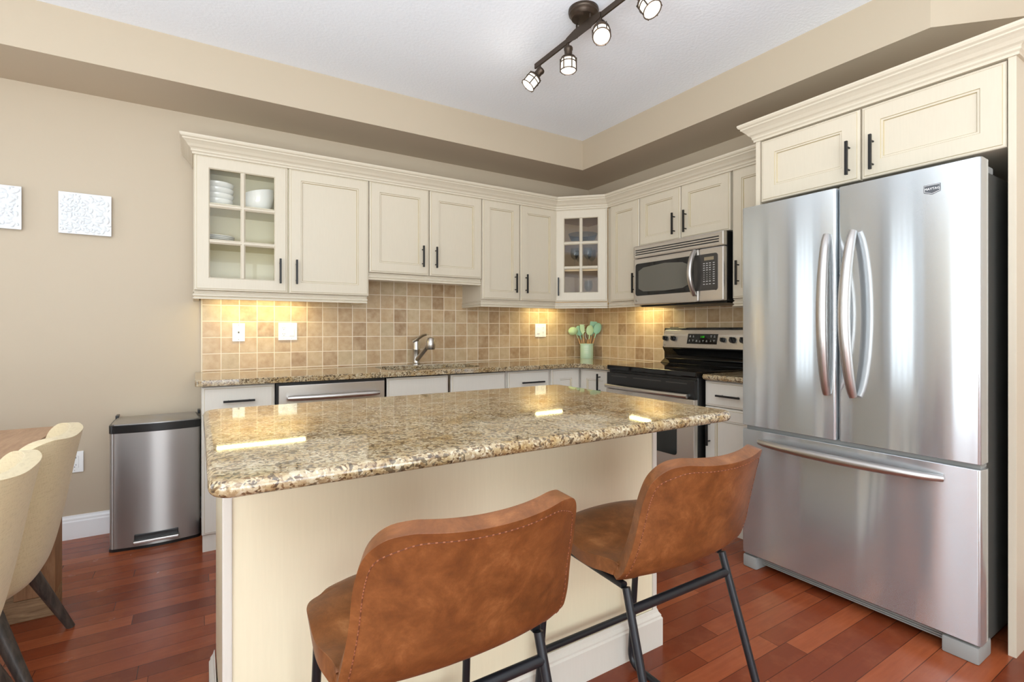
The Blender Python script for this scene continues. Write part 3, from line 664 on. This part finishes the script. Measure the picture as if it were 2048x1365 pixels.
# ---------------------------------------------------------------- bucket shells (stools, dining chairs)
def catmull(P, n):
    P = [Vector(p) for p in P]; out = []
    Q = [2 * P[0] - P[1]] + P + [2 * P[-1] - P[-2]]
    for i in range(1, len(Q) - 2):
        for k in range(n):
            t_ = k / n; a, b_, c_, d_ = Q[i - 1], Q[i], Q[i + 1], Q[i + 2]
            out.append(.5 * ((2 * b_) + (-a + c_) * t_ + (2 * a - 5 * b_ + 4 * c_ - d_) * t_ ** 2 + (-a + 3 * b_ - 3 * c_ + d_) * t_ ** 3))
    out.append(P[-1]); return out
def lerp_tab(tab, s):
    for (a, va), (b_, vb_) in zip(tab, tab[1:]):
        if s <= b_: 
            u = (s - a) / (b_ - a); u = u * u * (3 - 2 * u); return va + (vb_ - va) * u
    return tab[-1][1]
def shell(prof, wtab, dtab, r0, r1, rows=44, cols=24, pw=2.2, xz=None):
    """prof: centre line (y,z) front to top; wtab: half width; dtab: side displacement along the inward normal. returns grid of points"""
    pts = catmull([(p[0], p[1]) for p in prof], 14); L = [0]
    for a, b_ in zip(pts, pts[1:]): L.append(L[-1] + (b_ - a).length)
    T = L[-1]
    def at(s):
        for i in range(len(L) - 1):
            if s <= L[i + 1] + 1e-9:
                u = (s - L[i]) / max(1e-9, L[i + 1] - L[i]); p = pts[i].lerp(pts[i + 1], u); d_ = (pts[min(i + 2, len(pts) - 1)] - pts[max(i - 1, 0)]).normalized(); return p, d_
        return pts[-1], (pts[-1] - pts[-2]).normalized()
    ss = []
    for i in range(rows + 1):
        u = i / rows; ss.append(T * (.5 - .5 * math.cos(PI * u)) * .45 + T * u * .55)
    G = []
    for s in ss:
        p, d_ = at(s); nrm = Vector((d_.y, -d_.x)); nrm = -nrm if nrm.dot(Vector((1, 1))) < 0 else nrm
        nrm = Vector((1, 0)) if d_.y > .6 else (nrm.lerp(Vector((1, 0)), max(0, d_.y / .6)).normalized())
        w = lerp_tab(wtab, s / T); wf = w; e0, e1 = s, T - s
        if e0 < r0: w -= r0 - math.sqrt(max(0, r0 * r0 - (r0 - e0) ** 2))
        if e1 < r1: w -= r1 - math.sqrt(max(0, r1 * r1 - (r1 - e1) ** 2))
        dd = lerp_tab(dtab, s / T); row = []
        for c in range(cols + 1):
            q = -1 + 2 * c / cols; q = math.sin(q * PI / 2) * .35 + q * .65
            k = dd * abs(q * w / wf) ** pw
            row.append(Vector((w * q, p.x + nrm.x * k, p.y + nrm.y * k)))
        G.append(row)
    return G
def grid_mesh(G):
    b = NB(); V = [[b.verts.new(p) for p in row] for row in G]
    for A, B in zip(V, V[1:]):
        for i in range(len(A) - 1): b.faces.new((A[i], A[i + 1], B[i + 1], B[i]))
    return b
def solid(o, th_, off=0, sub=1):
    o.modifiers.clear(); m = o.modifiers.new('solid', 'SOLIDIFY'); m.thickness = th_; m.offset = off; m.use_even_offset = False
    m = o.modifiers.new('bev', 'BEVEL'); m.width = th_ * .46; m.segments = 4; m.limit_method = 'ANGLE'; m.angle_limit = math.radians(50); m.use_clamp_overlap = True
    m = o.modifiers.new('sub', 'SUBSURF'); m.levels = sub; m.render_levels = sub

# bar stool: origin on the floor under the seat, facing +y
st = thing('bar_stool', 'tan leather bucket bar stool, nearer of the pair and left one at the island', 'stool', (-2.752, -2.745, 0))
prof = [(.215, .600), (.16, .612), (.06, .600), (-.03, .578), (-.105, .578), (-.150, .620), (-.178, .70), (-.205, .79), (-.232, .868)]
G = shell(prof, [(0, .226), (.30, .236), (.5, .226), (.8, .211), (1, .197)], [(0, -.03), (.25, -.012), (.45, .02), (.62, .044), (.85, .050), (1, .046)], .10, .065)
# lift the top corners a little above the middle
for i, row in enumerate(G):
    u = i / (len(G) - 1)
    if u > .7:
        for p in row: p.z += .018 * ((u - .7) / .3) * (abs(p.x) / .2) ** 2 - .008 * ((u - .7) / .3)
o = obj('leather_shell', grid_mesh(G), 'leather', st, smooth=True); solid(o, .034, 0)
# seam with stitches round the back face edge
nr = len(G); edge = [G[i][0] for i in range(int(nr * .46), nr - 4)] + [G[nr - 2][c] for c in range(3, len(G[0]) - 3)] + [G[i][-1] for i in range(nr - 5, int(nr * .46), -1)]
def back_off(i, c, dist):
    a = G[max(i - 1, 0)][c]; b_ = G[min(i + 1, nr - 1)][c]; c0 = G[i][max(c - 1, 0)]; c1 = G[i][min(c + 1, len(G[0]) - 1)]
    n_ = (b_ - a).cross(c1 - c0).normalized()
    if n_.y > 0 or (abs(n_.y) < .25 and n_.z > 0): n_ = -n_
    return G[i][c] + n_ * dist
nc = len(G[0]) - 1
path = [back_off(i, 1, .018) for i in range(int(nr * .50), nr - 5)] + [back_off(nr - 3, c, .018) for c in range(4, nc - 3)] + [back_off(i, nc - 1, .018) for i in range(nr - 6, int(nr * .50) - 1, -1)]
def resample(P_, step):
    out = [P_[0]]; need = step
    for a_, b2 in zip(P_, P_[1:]):
        d_ = (b2 - a_).length; pos = 0
        while d_ - pos >= need: pos += need; out.append(a_.lerp(b2, pos / d_)); need = step
        need -= d_ - pos
    return out
path = resample(path, .006)
for _ in range(14): path = [path[0]] + [(a + b2 * 2 + c2) / 4 for a, b2, c2 in zip(path, path[1:], path[2:])] + [path[-1]]
from mathutils.bvhtree import BVHTree
dg_ = bpy.context.evaluated_depsgraph_get(); dg_.update(); oe = o.evaluated_get(dg_); me_ = oe.to_mesh()
bv = BVHTree.FromPolygons([v.co.copy() for v in me_.vertices], [tuple(p.vertices) for p in me_.polygons]); oe.to_mesh_clear()
def snap(p):
    h = bv.find_nearest(p + Vector((0, -.006, -.002)))
    return h[0] + h[1] * .0004 if h[0] is not None else p
sm = [snap(p) for p in path]
b = NB(); tube(b, sm, .0008, 5); obj('seam', b, 'seamline', o)
b = NB(); acc = 0; 
for p, q in zip(sm, sm[1:]):
    acc += (q - p).length
    if acc > .006 and p is not None:
        acc = 0; d_ = (q - p).normalized(); cyl(b, q - d_ * .0018, q + d_ * .0018, .0011, seg=5)
obj('stitching', b, 'stitch', o)
R_ = .0105; hw = .187
for sx in (-1, 1):
    X = hw * sx; ya = .305; b = NB()
    def fil(Pl, rad, n=6):
        out = [Vector(Pl[0])]
        for a, c_, e in zip(Pl, Pl[1:], Pl[2:]):
            a, c_, e = Vector(a), Vector(c_), Vector(e); p1 = c_ + (a - c_).normalized() * rad; p2 = c_ + (e - c_).normalized() * rad
            for k in range(n + 1): u = k / n; out.append((1 - u) ** 2 * p1 + 2 * u * (1 - u) * c_ + u * u * p2)
        out.append(Vector(Pl[-1])); return out
    X2 = X * 1.06
    rear_top = (X, -.068, .545); front_top = (X, .235, .550); front_bot = (X2, .286, R_); rear_bot = (X2 * 1.02, -.245, R_)
    tube(b, fil([rear_top, (X, -.050, .546), front_top, front_bot, rear_bot, rear_bot], .03)[:-8] + [Vector(rear_bot)], R_, 10) if False else None
    pts = fil([(X, -.075, .54), front_top, front_bot, rear_bot], .05)
    tube(b, pts, R_, 10); obj('front_leg', b, 'tube', st, smooth=True)
    b = NB(); tube(b, [rear_bot, (X, -.082, .538)], R_, 10); obj('rear_leg', b, 'tube', st, smooth=True)
b = NB(); cyl(b, (-hw, -.096, .487), (hw, -.096, .487), .0115); obj('rear_crossbar', b, 'tube', st, smooth=True)
b = NB(); cyl(b, (-hw * 1.045, .272, .19), (hw * 1.045, .272, .19), .0105); obj('footrest', b, 'tube', st, smooth=True)
b = NB(); box(b, -hw, hw, -.06, -.03, .548, .560); box(b, -hw, hw, .10, .13, .548, .575); obj('seat_bracket', b, 'tube', st)
dup(st, (-2.092, -2.712, 0), 0, 'tan leather bucket bar stool, right one of the pair, nearer the refrigerator')

# ---------------------------------------------------------------- dining chairs and table
dc = thing('dining_chair', 'cream linen dining chair at the table, the one nearer the back wall', 'chair', (-3.83, -1.34, 0), PI / 2, 'dining chairs at the oak table')
prof = [(-.150, .322), (-.185, .35), (-.206, .41), (-.226, .50), (-.246, .61), (-.265, .72), (-.283, .825)]
G = shell(prof, [(0, .195), (.25, .222), (.6, .236), (1, .246)], [(0, .06), (.35, .08), (.7, .095), (1, .09)], .05, .07, rows=36, pw=3.4)
for i, row in enumerate(G):
    u = i / (len(G) - 1)
    for p in row: p.z -= .02 * max(0, (u - .7) / .3) * (1 - (abs(p.x) / .25) ** 2) 
o = obj('upholstered_back', grid_mesh(G), 'linen', dc, smooth=True); solid(o, .038, 0)
b = NB(); prism(b, rrect(-.218, .218, -.15, .235, .06, 6), .325, .445); obj('seat', b, 'linen', dc, bevel=.02, seg=3)
for sx, sy in ((-1, -1), (1, -1), (-1, 1), (1, 1)):
    b = NB(); cyl(b, (sx * .248, -.238 if sy < 0 else .235, 0), (sx * .175, -.105 if sy < 0 else .17, .335), .0135, .026, 14); obj('leg', b, 'darkwood', dc, smooth=True)
dup(dc, (-3.845, -1.855, 0), PI / 2, 'cream linen dining chair at the table, nearest the camera at left edge')
TX0, TX1, TY0, TY1, TZ = -4.64, -3.685, -2.95, -.745, .745
tb = thing('dining_table', 'weathered oak dining table with frame legs at the left edge', 'table', ((TX0 + TX1) / 2, (TY0 + TY1) / 2, 0))
wx, wy = (TX1 - TX0) / 2, (TY1 - TY0) / 2
b = NB(); box(b, -wx, wx, -wy, wy, TZ - .045, TZ, .003); obj('tabletop', b, 'oaktop', tb)
for s_ in (-1, 1):
    yc = s_ * (wy - .14)
    b = NB(); box(b, -wx - .02, wx + .02, yc - .065, yc + .065, 0, .085, .003); obj('floor_beam', b, 'oak', tb)
    b = NB(); box(b, -wx + .01, wx - .01, yc - .065, yc + .065, TZ - .13, TZ - .046, .003); obj('top_beam', b, 'oak', tb)
    for q in (-1, 1):
        x0, x1 = sorted((q * (wx + .02), q * (wx - .105))); b = NB(); box(b, x0, x1, yc - .065, yc + .065, .086, TZ - .131, .003); obj('leg', b, 'oakv', tb)

# ---------------------------------------------------------------- bin
tc = thing('step_bin', 'rectangular brushed steel pedal bin with black rim against the back wall', 'bin', (-3.36, -.19, 0))
def canpoly(x0, x1, y0, y1, r, bow_):
    P = arcpts((x1 - r, y1 - .01), .01, 0, 90, 2) + arcpts((x0 + .01, y1 - .01), .01, 90, 180, 2)
    P += arcpts((x0 + r, y0 + r), r, 180, 262, 6)
    for k in range(1, 10): u = k / 10; P.append((x0 + r + (x1 - x0 - 2 * r) * u, y0 - bow_ * math.sin(PI * u)))
    P += arcpts((x1 - r, y0 + r), r, -82, 0, 6); return P
b = NB(); prism(b, canpoly(-.203, .203, -.155, .15, .03, .018), .014, .622); obj('body', b, 'steelcan', tc, smooth=True)
b = NB(); prism(b, canpoly(-.206, .206, -.157, .155, .03, .018), 0, .014); obj('base_rim', b, 'blackplastic', tc)
b = NB(); prism(b, canpoly(-.206, .206, -.158, .165, .03, .018), .622, .664); l_ = obj('lid_rim', b, 'blackplastic', tc, bevel=.002)
b = NB(); prism(b, canpoly(-.196, .196, -.148, .14, .03, .018), .664, .669); obj('lid', b, 'steelcan', tc)
b = NB(); 
for x in (-.204, .190): box(b, x, x + .014, .10, .165, .66, .682, .003)
obj('hinge_arm', b, 'blackplastic', l_)
b = NB(); box(b, -.10, .105, -.205, -.165, .036, .052, .005); pd = obj('pedal', b, 'steelh', tc)
b = NB(); box(b, -.095, .10, -.176, -.150, .030, .078, .003); obj('pedal_recess', b, 'blackplastic', tc)

# ---------------------------------------------------------------- wall art, outlets
def relief(x, label, seed):
    a = thing('relief_panel', label, 'wall art', (x, -.004, 1.705), 0, 'white relief panels on the beige wall'); rnd = random.Random(seed); S = .229
    b = NB(); box(b, 0, S, -.024, -.014, 0, S, .001); obj('panel', b, 'plaster', a)
    b = NB(); box(b, .02, S - .004, -.014, 0, .012, S - .012); obj('backing_frame', b, 'plaster', a)
    b = NB(); cs = []
    for k in range(20):
        for _ in range(30):
            cx_, cz_ = rnd.uniform(.01, S - .01), rnd.uniform(.01, S - .01)
            if all((cx_ - p) ** 2 + (cz_ - q) ** 2 > .042 ** 2 for p, q in cs): break
        cs.append((cx_, cz_)); n = rnd.choice((6, 7, 8, 9)); ln = rnd.uniform(.024, .046); a0 = rnd.random() * 6
        for j in range(n):
            an = a0 + 2 * PI * j / n; c0, s0 = math.cos(an), math.sin(an); mx, mz = cx_ + c0 * ln * .6, cz_ + s0 * ln * .6
            if not (.006 < mx < S - .006 and .006 < mz < S - .006): continue
            m = Matrix.Translation((mx, -.0245, mz)) @ Matrix.Rotation(-an, 4, 'Y') @ Matrix.Rotation(-.30, 4, 'Z') @ Matrix.Diagonal((ln * .46, .0050, ln * .24, 1))
            if abs(mx - S / 2) + ln * .46 > S / 2 or abs(mz - S / 2) + ln * .46 > S / 2: m = m @ Matrix.Diagonal((.45, 1, .45, 1))
            bmesh.ops.create_uvsphere(b, u_segments=12, v_segments=6, radius=1, matrix=m)
    obj('flower_relief', b, 'plaster', a, smooth=True)
relief(-3.818, 'square white floral relief panel on the beige wall, nearer the cabinets', 5)
relief(-4.196, 'square white floral relief panel cut off by the left edge of the photo', 11)

def plate(name, label, cat, x, z, w, h=.117, y=-.0085, kinds=()):
    t_ = thing(name, label, cat, (x, y, z)); b = NB(); box(b, 0, w, -.006, 0, 0, h, .002); p = obj('cover_plate', b, 'white', t_)
    for k, cx_ in kinds:
        if k == 'duplex':
            b = NB(); box(b, cx_ - .017, cx_ + .017, -.008, -.006, .025, h - .025, .001); q = obj('socket_face', b, 'white', t_)
            b = NB()
            for zz in (h / 2 - .020, h / 2 + .020):
                for dx in (-.006, .006): box(b, cx_ + dx - .0013, cx_ + dx + .0013, -.0085, -.0079, zz, zz + .008)
                cyl(b, (cx_, -.0079, zz - .007), (cx_, -.0085, zz - .007), .0025, seg=8)
            obj('socket_slots', b, 'socket', q)
        if k == 'switch':
            b = NB(); box(b, cx_ - .017, cx_ + .017, -.008, -.006, .025, h - .025, .001); q = obj('switch_frame', b, 'white', t_)
            b = NB(); box(b, cx_ - .0135, cx_ + .0135, -.0115, -.008, .030, h - .030, .0015); obj('rocker', b, 'white', q)
        if k == 'jack':
            b = NB(); box(b, cx_ - .0045, cx_ + .0045, -.0072, -.0055, h / 2 - .006, h / 2 + .005); obj('phone_jack', b, 'socket', t_)
        b = NB()
        for zz in (.012, h - .012): cyl(b, (cx_, -.0055, zz), (cx_, -.0068, zz), .003 if k == 'jack' else .002, seg=8)
        obj('screw', b, 'grey', t_)
    return t_
plate('phone_jack_plate', 'single white phone jack plate on the tiles at left under the cabinet', 'wall plate', -2.981, 1.095, .071, kinds=[('jack', .0355)])
plate('outlet_plate', 'double white plate with outlet and rocker switch on tiles, left of the sink', 'outlet', -2.712, 1.100, .117, kinds=[('duplex', .034), ('switch', .083)])
plate('outlet_plate', 'double white plate with switch and outlet on tiles near the corner crock', 'outlet', -.625, 1.106, .117, kinds=[('switch', .034), ('duplex', .083)])
plate('outlet_plate', 'white outlet low on the beige wall behind the dining chairs', 'outlet', -3.790, .370, .075, y=-.001, kinds=[('duplex', .037)])

# ---------------------------------------------------------------- under-cabinet lights
def strip(label, x, y, L, rz, z=ZU):
    t_ = thing('under_cabinet_light', label, 'lamp', (x, y, z), rz); b = NB(); box(b, 0, L, -.03, .03, -.016, 0, .002); obj('housing', b, 'white', t_)
    b = NB(); box(b, .01, L - .01, -.012, .012, -.021, -.0162, .002); obj('tube', b, 'strip', t_)
    la = area('under_cabinet_glow', (x + math.cos(rz) * L / 2, y + math.sin(rz) * L / 2, z - .024), (0, 0, rz), L - .02, .03, 2.6 * L + .15, (1, .86, .46))
strip('long lit under-cabinet light below the left glass cabinet', -3.08, -.12, .53, 0)
strip('short lit under-cabinet light below the two narrow doors by the corner', -.70, -.12, .30, 0)
strip('lit under-cabinet light on the side wall below the narrow cabinet by the microwave', -.12, -.66, .30, RZ)

# ---------------------------------------------------------------- ceiling fixture
RX = -1.555
lf = thing('track_light_fixture', 'dark bronze track light bar with round canopy and four caged glass lamp heads', 'light fixture', (RX, -1.775, ZC))
b = NB(); lathe(b, [(.074, 0), (.075, -.012), (.072, -.016), (.072, -.024), (.066, -.030), (.060, -.042), (.056, -.044), (0, -.046)], (.0, 0, 0), 36); obj('canopy', b, 'bronze', lf, smooth=True)
b = NB(); box(b, -.005, .005, -.42, .42, -.108, -.080, .0015); obj('rail', b, 'bronze', lf)
b = NB(); prism(b, [(-.13, -.080), (-.06, -.068), (.06, -.068), (.13, -.080), (.13, -.104), (.06, -.120), (-.06, -.120), (-.13, -.104)], -.008, -.005)
bmesh.ops.transform(b, matrix=Matrix(((0, 0, 1, 0), (1, 0, 0, 0), (0, 1, 0, 0), (0, 0, 0, 1))), verts=b.verts)
for y in (-.05, .05): cyl(b, (-.002, y, -.045), (-.002, y, -.115), .005, seg=10)
obj('bracket', b, 'bronze', lf)
def head(y, rx, ry):
    b = NB(); cyl(b, (0, y, -.105), (0, y, -.142), .0055, seg=10); stem = obj('stem', b, 'bronze', lf)
    Mx = Matrix.Translation((0, y, -.140)) @ Matrix.Rotation(ry, 4, 'Y') @ Matrix.Rotation(rx, 4, 'X')
    b = NB(); lathe(b, [(0, .012), (.021, .012), (.023, .008), (.023, -.002), (.020, -.006), (.020, -.032), (.036, -.040), (.040, -.046), (.040, -.052), (0, -.052)], seg=24, mat=Mx); h_ = obj('lamp_socket', b, 'bronze', lf, smooth=True)
    b = NB(); lathe(b, [(0, -.0525), (.035, -.0525), (.037, -.075), (.0375, -.106), (.034, -.110), (0, -.111)], seg=28, mat=Mx); obj('glass_shade', b, 'lampglass', h_, smooth=True)
    b = NB()
    for zz, rr in ((-.068, .0400), (-.108, .0405)): tube(b, [Mx @ Vector((rr * math.cos(a), rr * math.sin(a), zz)) for a in [2 * PI * k / 24 for k in range(24)]], .0026, 6, closed=True)
    for k in range(6):
        a = PI / 3 * k + .3; w = Mx @ Vector((.041 * math.cos(a), .041 * math.sin(a), -.045)); q = Mx @ Vector((.041 * math.cos(a), .041 * math.sin(a), -.112)); cyl(b, w, q, .0030, seg=6)
    obj('cage', b, 'bronze', h_)
    p = (Matrix.Translation(lf.location) @ Mx) @ Vector((0, 0, -.16))
    l = bpy.data.lights.new('lamp_bulb', 'POINT'); l.energy = .55; l.color = (1, .95, .88); l.shadow_soft_size = .03
    lo = bpy.data.objects.new('lamp_bulb', l); C.objects.link(lo); lo.location = p; lo.rotation_euler = (Mx.to_euler())
head(.371, .30, .62); head(.120, 0, 0); head(-.126, -.45, .40); head(-.378, -.55, -.10)

# ---------------------------------------------------------------- crock and utensils
ck = thing('utensil_crock', 'mint green ceramic utensil crock in the back corner of the worktop', 'crock', (-.125, -.125, ZT))
b = NB(); lathe(b, [(0, 0), (.058, 0), (.060, .004), (.060, .124), (.064, .126), (.064, .133), (.059, .135), (.056, .131), (.056, .010), (0, .010)], seg=36); obj('pot', b, 'mint', ck, smooth=True)
b = NB()
for k in range(5):
    for j in range(3):
        a = -2.35 + (j - 1) * .22; zz = .05 + k * .016; p = Vector((.0602 * math.cos(a), .0602 * math.sin(a), zz)); bmesh.ops.create_cube(b, size=1, matrix=Matrix.Translation(p) @ Matrix.Rotation(a, 4, 'Z') @ Matrix.Diagonal((.001, .010, .0025, 1)))
obj('embossed_marks', b, 'china', ck)
vr = Vector((.8477, -.5305, 0)); vf = Vector((.5305, .8477, 0))   # along and across the corner
base_c = Vector((-.125, -.125, ZT))
def utensil(name, label, cat, off, lean, H, kind, mat, fo=0.):
    p0 = base_c + vr * off * .35 + vf * fo + Vector((0, 0, .014)); d_ = (vr * lean + Vector((0, 0, 1)) + vf * fo * 2).normalized(); t_ = thing(name, label, cat, p0)
    b = NB(); tube(b, [Vector((0, 0, 0)), d_ * H * .62], .0045, 8); obj('handle', b, 'utwood', t_, smooth=True)
    b = NB(); q = d_.to_track_quat('Z', 'X').to_matrix().to_4x4(); side = vr - d_ * vr.dot(d_); side.normalize(); nn = d_.cross(side)
    R3 = Matrix((side, nn, d_)).transposed().to_4x4(); K_ = 1.28; T0 = Matrix.Translation(d_ * H * .60) @ R3 @ Matrix.Diagonal((K_, K_, 1.12, 1)); h2 = H * .40
    if kind == 'spoon':
        tube(b, [T0 @ Vector((0, 0, 0)), T0 @ Vector((0, 0, h2 * .35))], .004, 8, rs=[.005, .006])
        bmesh.ops.create_uvsphere(b, u_segments=18, v_segments=12, radius=1, matrix=T0 @ Matrix.Translation((0, 0, h2 * .68)) @ Matrix.Diagonal((.027, .007, h2 * .40, 1)))
    if kind == 'ladle':
        tube(b, [T0 @ Vector((0, 0, 0)), T0 @ Vector((-.004, 0, h2 * .5))], .004, 8)
        lathe(b, [(.034, .0), (.036, .0), (.030, -.018), (.016, -.030), (0, -.034), (0, -.031), (.015, -.027), (.028, -.016), (.034, 0)], seg=24, mat=T0 @ Matrix.Translation((-.018, -.004, h2 * .66)) @ Matrix.Rotation(-1.2, 4, 'X') @ Matrix.Rotation(.4, 4, 'Y'))
    if kind == 'spatula':
        tube(b, [T0 @ Vector((0, 0, 0)), T0 @ Vector((0, 0, h2 * .3))], .004, 8)
        n0 = len(b.verts); prism(b, [(-.010, h2 * .2), (.010, h2 * .2), (.030, h2 * .55), (.030, h2 * .95), (.018, h2 * 1.05), (-.026, h2 * 1.0), (-.026, h2 * .55)], -.003, .003)
        b.verts.ensure_lookup_table(); bmesh.ops.transform(b, matrix=T0 @ Matrix.Rotation(PI / 2, 4, 'X'), verts=b.verts[n0:])
    if kind == 'fork':
        tube(b, [T0 @ Vector((0, 0, 0)), T0 @ Vector((0, 0, h2 * .4))], .004, 8)
        n0 = len(b.verts); prism(b, [(-.006, h2 * .3), (.006, h2 * .3)] + [(x, z) for k in range(5) for x, z in ((.012, h2 * (.42 + .11 * k)), (.024, h2 * (.46 + .11 * k)), (.013, h2 * (.50 + .11 * k)))] + [(-.014, h2 * .98), (-.016, h2 * .55)], -.004, .004)
        b.verts.ensure_lookup_table(); bmesh.ops.transform(b, matrix=T0 @ Matrix.Rotation(PI / 2, 4, 'X'), verts=b.verts[n0:])
    if kind == 'whisk':
        for k in range(4):
            a = PI * k / 4; tube(b, [T0 @ Vector((math.cos(a) * .018 * math.sin(u), math.sin(a) * .018 * math.sin(u), h2 * .7 * (.5 - .5 * math.cos(u / 1.0)) if u <= PI else 0)) for u in [PI * i / 10 for i in range(11)]] + [], .0009, 5)
            tube(b, [T0 @ Vector((-math.cos(a) * .018 * math.sin(u), -math.sin(a) * .018 * math.sin(u), h2 * .7 * (.5 - .5 * math.cos(u)))) for u in [PI * i / 10 for i in range(11)]], .0009, 5)
    obj('head', b, mat, t_, smooth=kind in ('spoon', 'ladle', 'whisk'))
UG = 'silicone utensils in the mint crock'
utensil('ladle', 'pale green silicone ladle leaning far left in the mint crock', 'utensil', -.05, -.36, .29, 'ladle', 'siliconelt')
utensil('serving_spoon', 'mint silicone spoon just right of the ladle in the crock', 'utensil', -.04, -.22, .27, 'spoon', 'silicone', .016)
utensil('pasta_fork', 'pale green toothed pasta fork in the left half of the crock', 'utensil', -.03, -.13, .29, 'fork', 'siliconelt', -.012)
utensil('whisk', 'small wire whisk in the middle of the crock', 'utensil', .02, .03, .26, 'whisk', 'chrome', .02)
utensil('spatula', 'narrow pale green spatula right of the whisk in the crock', 'utensil', .02, .08, .27, 'spoon', 'siliconelt', -.01)
utensil('turner', 'wide mint silicone turner standing tallest in the crock', 'utensil', .04, .17, .31, 'spatula', 'silicone', .01)
utensil('serving_spoon', 'large mint silicone spoon leaning far right in the crock', 'utensil', .05, .30, .30, 'spoon', 'silicone', -.012)

# ---------------------------------------------------------------- crockery in the left glass cabinet
zs = [ZU + .018, ZU + .285 + .009, ZU + .50 + .009]
def bowl(name, label, x, y, z, r, h, grp=None, wave=0., th_=.004):
    b = NB(); seg = 40; pr_ = [(r * .50, 0), (r * .62, h * .08), (r * .88, h * .42), (r * .98, h * .75), (r, h), (r - th_, h), (r * .94, h * .72), (r * .84, h * .42), (r * .55, h * .12), (0, h * .10)]
    rings = []
    for rr, zz in pr_:
        ring = []
        for k in range(seg):
            a = 2 * PI * k / seg; f_ = (zz / h) ** 2; w = wave * f_ * (.5 + .5 * math.cos(a - .2)) * h
            ring.append(b.verts.new((rr * (1 + .10 * f_ * (wave > 0) * math.cos(a - .2)) * math.cos(a), rr * math.sin(a), zz + w)))
        rings.append(ring)
    for A, B in zip(rings, rings[1:]):
        for k in range(seg): b.faces.new((A[k], A[(k + 1) % seg], B[(k + 1) % seg], B[k]))
    b.faces.new(rings[0][::-1]); o = obj(name, b, 'china', None, smooth=True); o.location = (x, y, z); return tag(o, label, 'bowl', grp)
ords = ['bottom', 'second from bottom', 'third from bottom', 'top']
for k in range(4):
    bowl('stacked_bowl', 'straight-sided white bowl in the left glass cabinet, %s of its stack' % ords[k], -3.068, -.150, zs[2] + .001 + .034 * k, .088 if k else .084, .048 if k else .050, 'stacked round bowls in the glass cabinet')
for k in range(4):
    bowl('wavy_bowl', 'white wavy-rimmed bowl nested on the top shelf, %s of its stack' % ords[k], -2.845, -.150, zs[2] + .001 + .009 * k, .085, .088, 'nested wavy bowls in the glass cabinet', .45, .003)
def dplate(label, x, y, z, r, grp=None):
    b = NB(); lathe(b, [(0, 0), (r * .6, 0), (r * .98, .012), (r, .015), (r * .96, .0155), (r * .6, .004), (0, .004)], seg=40); o = obj('dinner_plate', b, 'china', None, smooth=True); o.location = (x, y, z); tag(o, label, 'plate', grp)
for k in range(4): dplate('white plate on the middle shelf of left cabinet, %s of its stack' % ords[k], -3.075, -.155, zs[1] + .001 + .0095 * k, .10, 'stacked plates in the glass cabinet')
dplate('single white plate on the bottom shelf of the left glass cabinet', -3.075, -.155, zs[0] + .001, .105)
b = NB(); lathe(b, [(0, 0), (.09, 0), (.105, .010), (.103, .012), (.088, .004), (0, .004)], seg=36); o = obj('glass_plate', b, 'smoke', None, smooth=True); o.location = (-2.83, -.16, zs[1] + .001); tag(o, 'thin clear glass plate on the middle shelf, right of the white plates', 'plate')

# glassware in the corner cabinet
def c45(u, v):  # local -> world
    a = 1 / math.sqrt(2); return (-.643 + (u + v) * a, -.33 + (v - u) * a)
zc = [ZU + .018, ZU + .278, ZU + .508]
def wine(label, u, v, z, H=.19, grp='wine glasses in the corner cabinet'):
    b = NB(); lathe(b, [(0, 0), (.032, 0), (.030, .003), (.006, .008), (.0035, .02), (.0035, H * .45), (.012, H * .49), (.030, H * .60), (.036, H * .74), (.031, H), (.0295, H), (.034, H * .74), (.028, H * .61), (.010, H * .51), (0, H * .49)], seg=28)
    o = obj('wine_glass', b, 'stemglass', None, smooth=True); x, y = c45(u, v); o.location = (x, y, z + .001); tag(o, label, 'glass', grp)
wine('clear wine glass on the middle corner-cabinet shelf, behind the left pane', .150, .13, zc[1]); wine('clear wine glass on the middle corner-cabinet shelf, behind the right pane', .262, .12, zc[1])
wine('clear wine glass at the back of the middle corner-cabinet shelf, left', .175, .25, zc[1]); wine('clear wine glass at the back of the middle corner-cabinet shelf, right', .285, .25, zc[1])
wine('clear wine glass on the bottom corner-cabinet shelf, behind the right pane', .265, .13, zc[0], .17)
def gbowl(label, u, v, z, r, h, mat):
    b = NB(); lathe(b, [(0, 0), (r * .45, 0), (r * .8, h * .35), (r, h), (r - .004, h), (r * .76, h * .37), (r * .4, .005), (0, .005)], seg=32); o = obj('glass_bowl', b, mat, None, smooth=True); x, y = c45(u, v); o.location = (x, y, z + .001); tag(o, label, 'bowl')
gbowl('shallow clear glass bowl on the bottom corner-cabinet shelf, behind the left pane', .140, .14, zc[0], .07, .07, 'stemglass')
gbowl('large grey glass bowl on the top corner-cabinet shelf', .215, .17, zc[2], .125, .085, 'smoke')

# ---------------------------------------------------------------- curtains by the patio door (seen in reflections)
def curtain(x, y0, y1, label):
    b = NB(); n = 60; cols = []
    for k in range(n + 1):
        u = k / n; y = y0 + (y1 - y0) * u; dx = .025 * math.sin(u * (y1 - y0) / .095 * 2 * PI) + .01 * math.sin(u * 17)
        cols.append((b.verts.new((x + dx, y, .03)), b.verts.new((x + dx * .6, y, 2.42))))
    for A, B in zip(cols, cols[1:]): b.faces.new((A[0], B[0], B[1], A[1]))
    o = obj('curtain', b, 'curtain', None, smooth=True); m = o.modifiers.new('s', 'SOLIDIFY'); m.thickness = .003; tag(o, label, 'curtain', 'curtains by the patio door')
curtain(XL + .10, -2.05, -1.62, 'white curtain on the viewer side of the patio door')
curtain(XL + .10, -.58, -.15, 'white curtain on the back-wall side of the patio door')
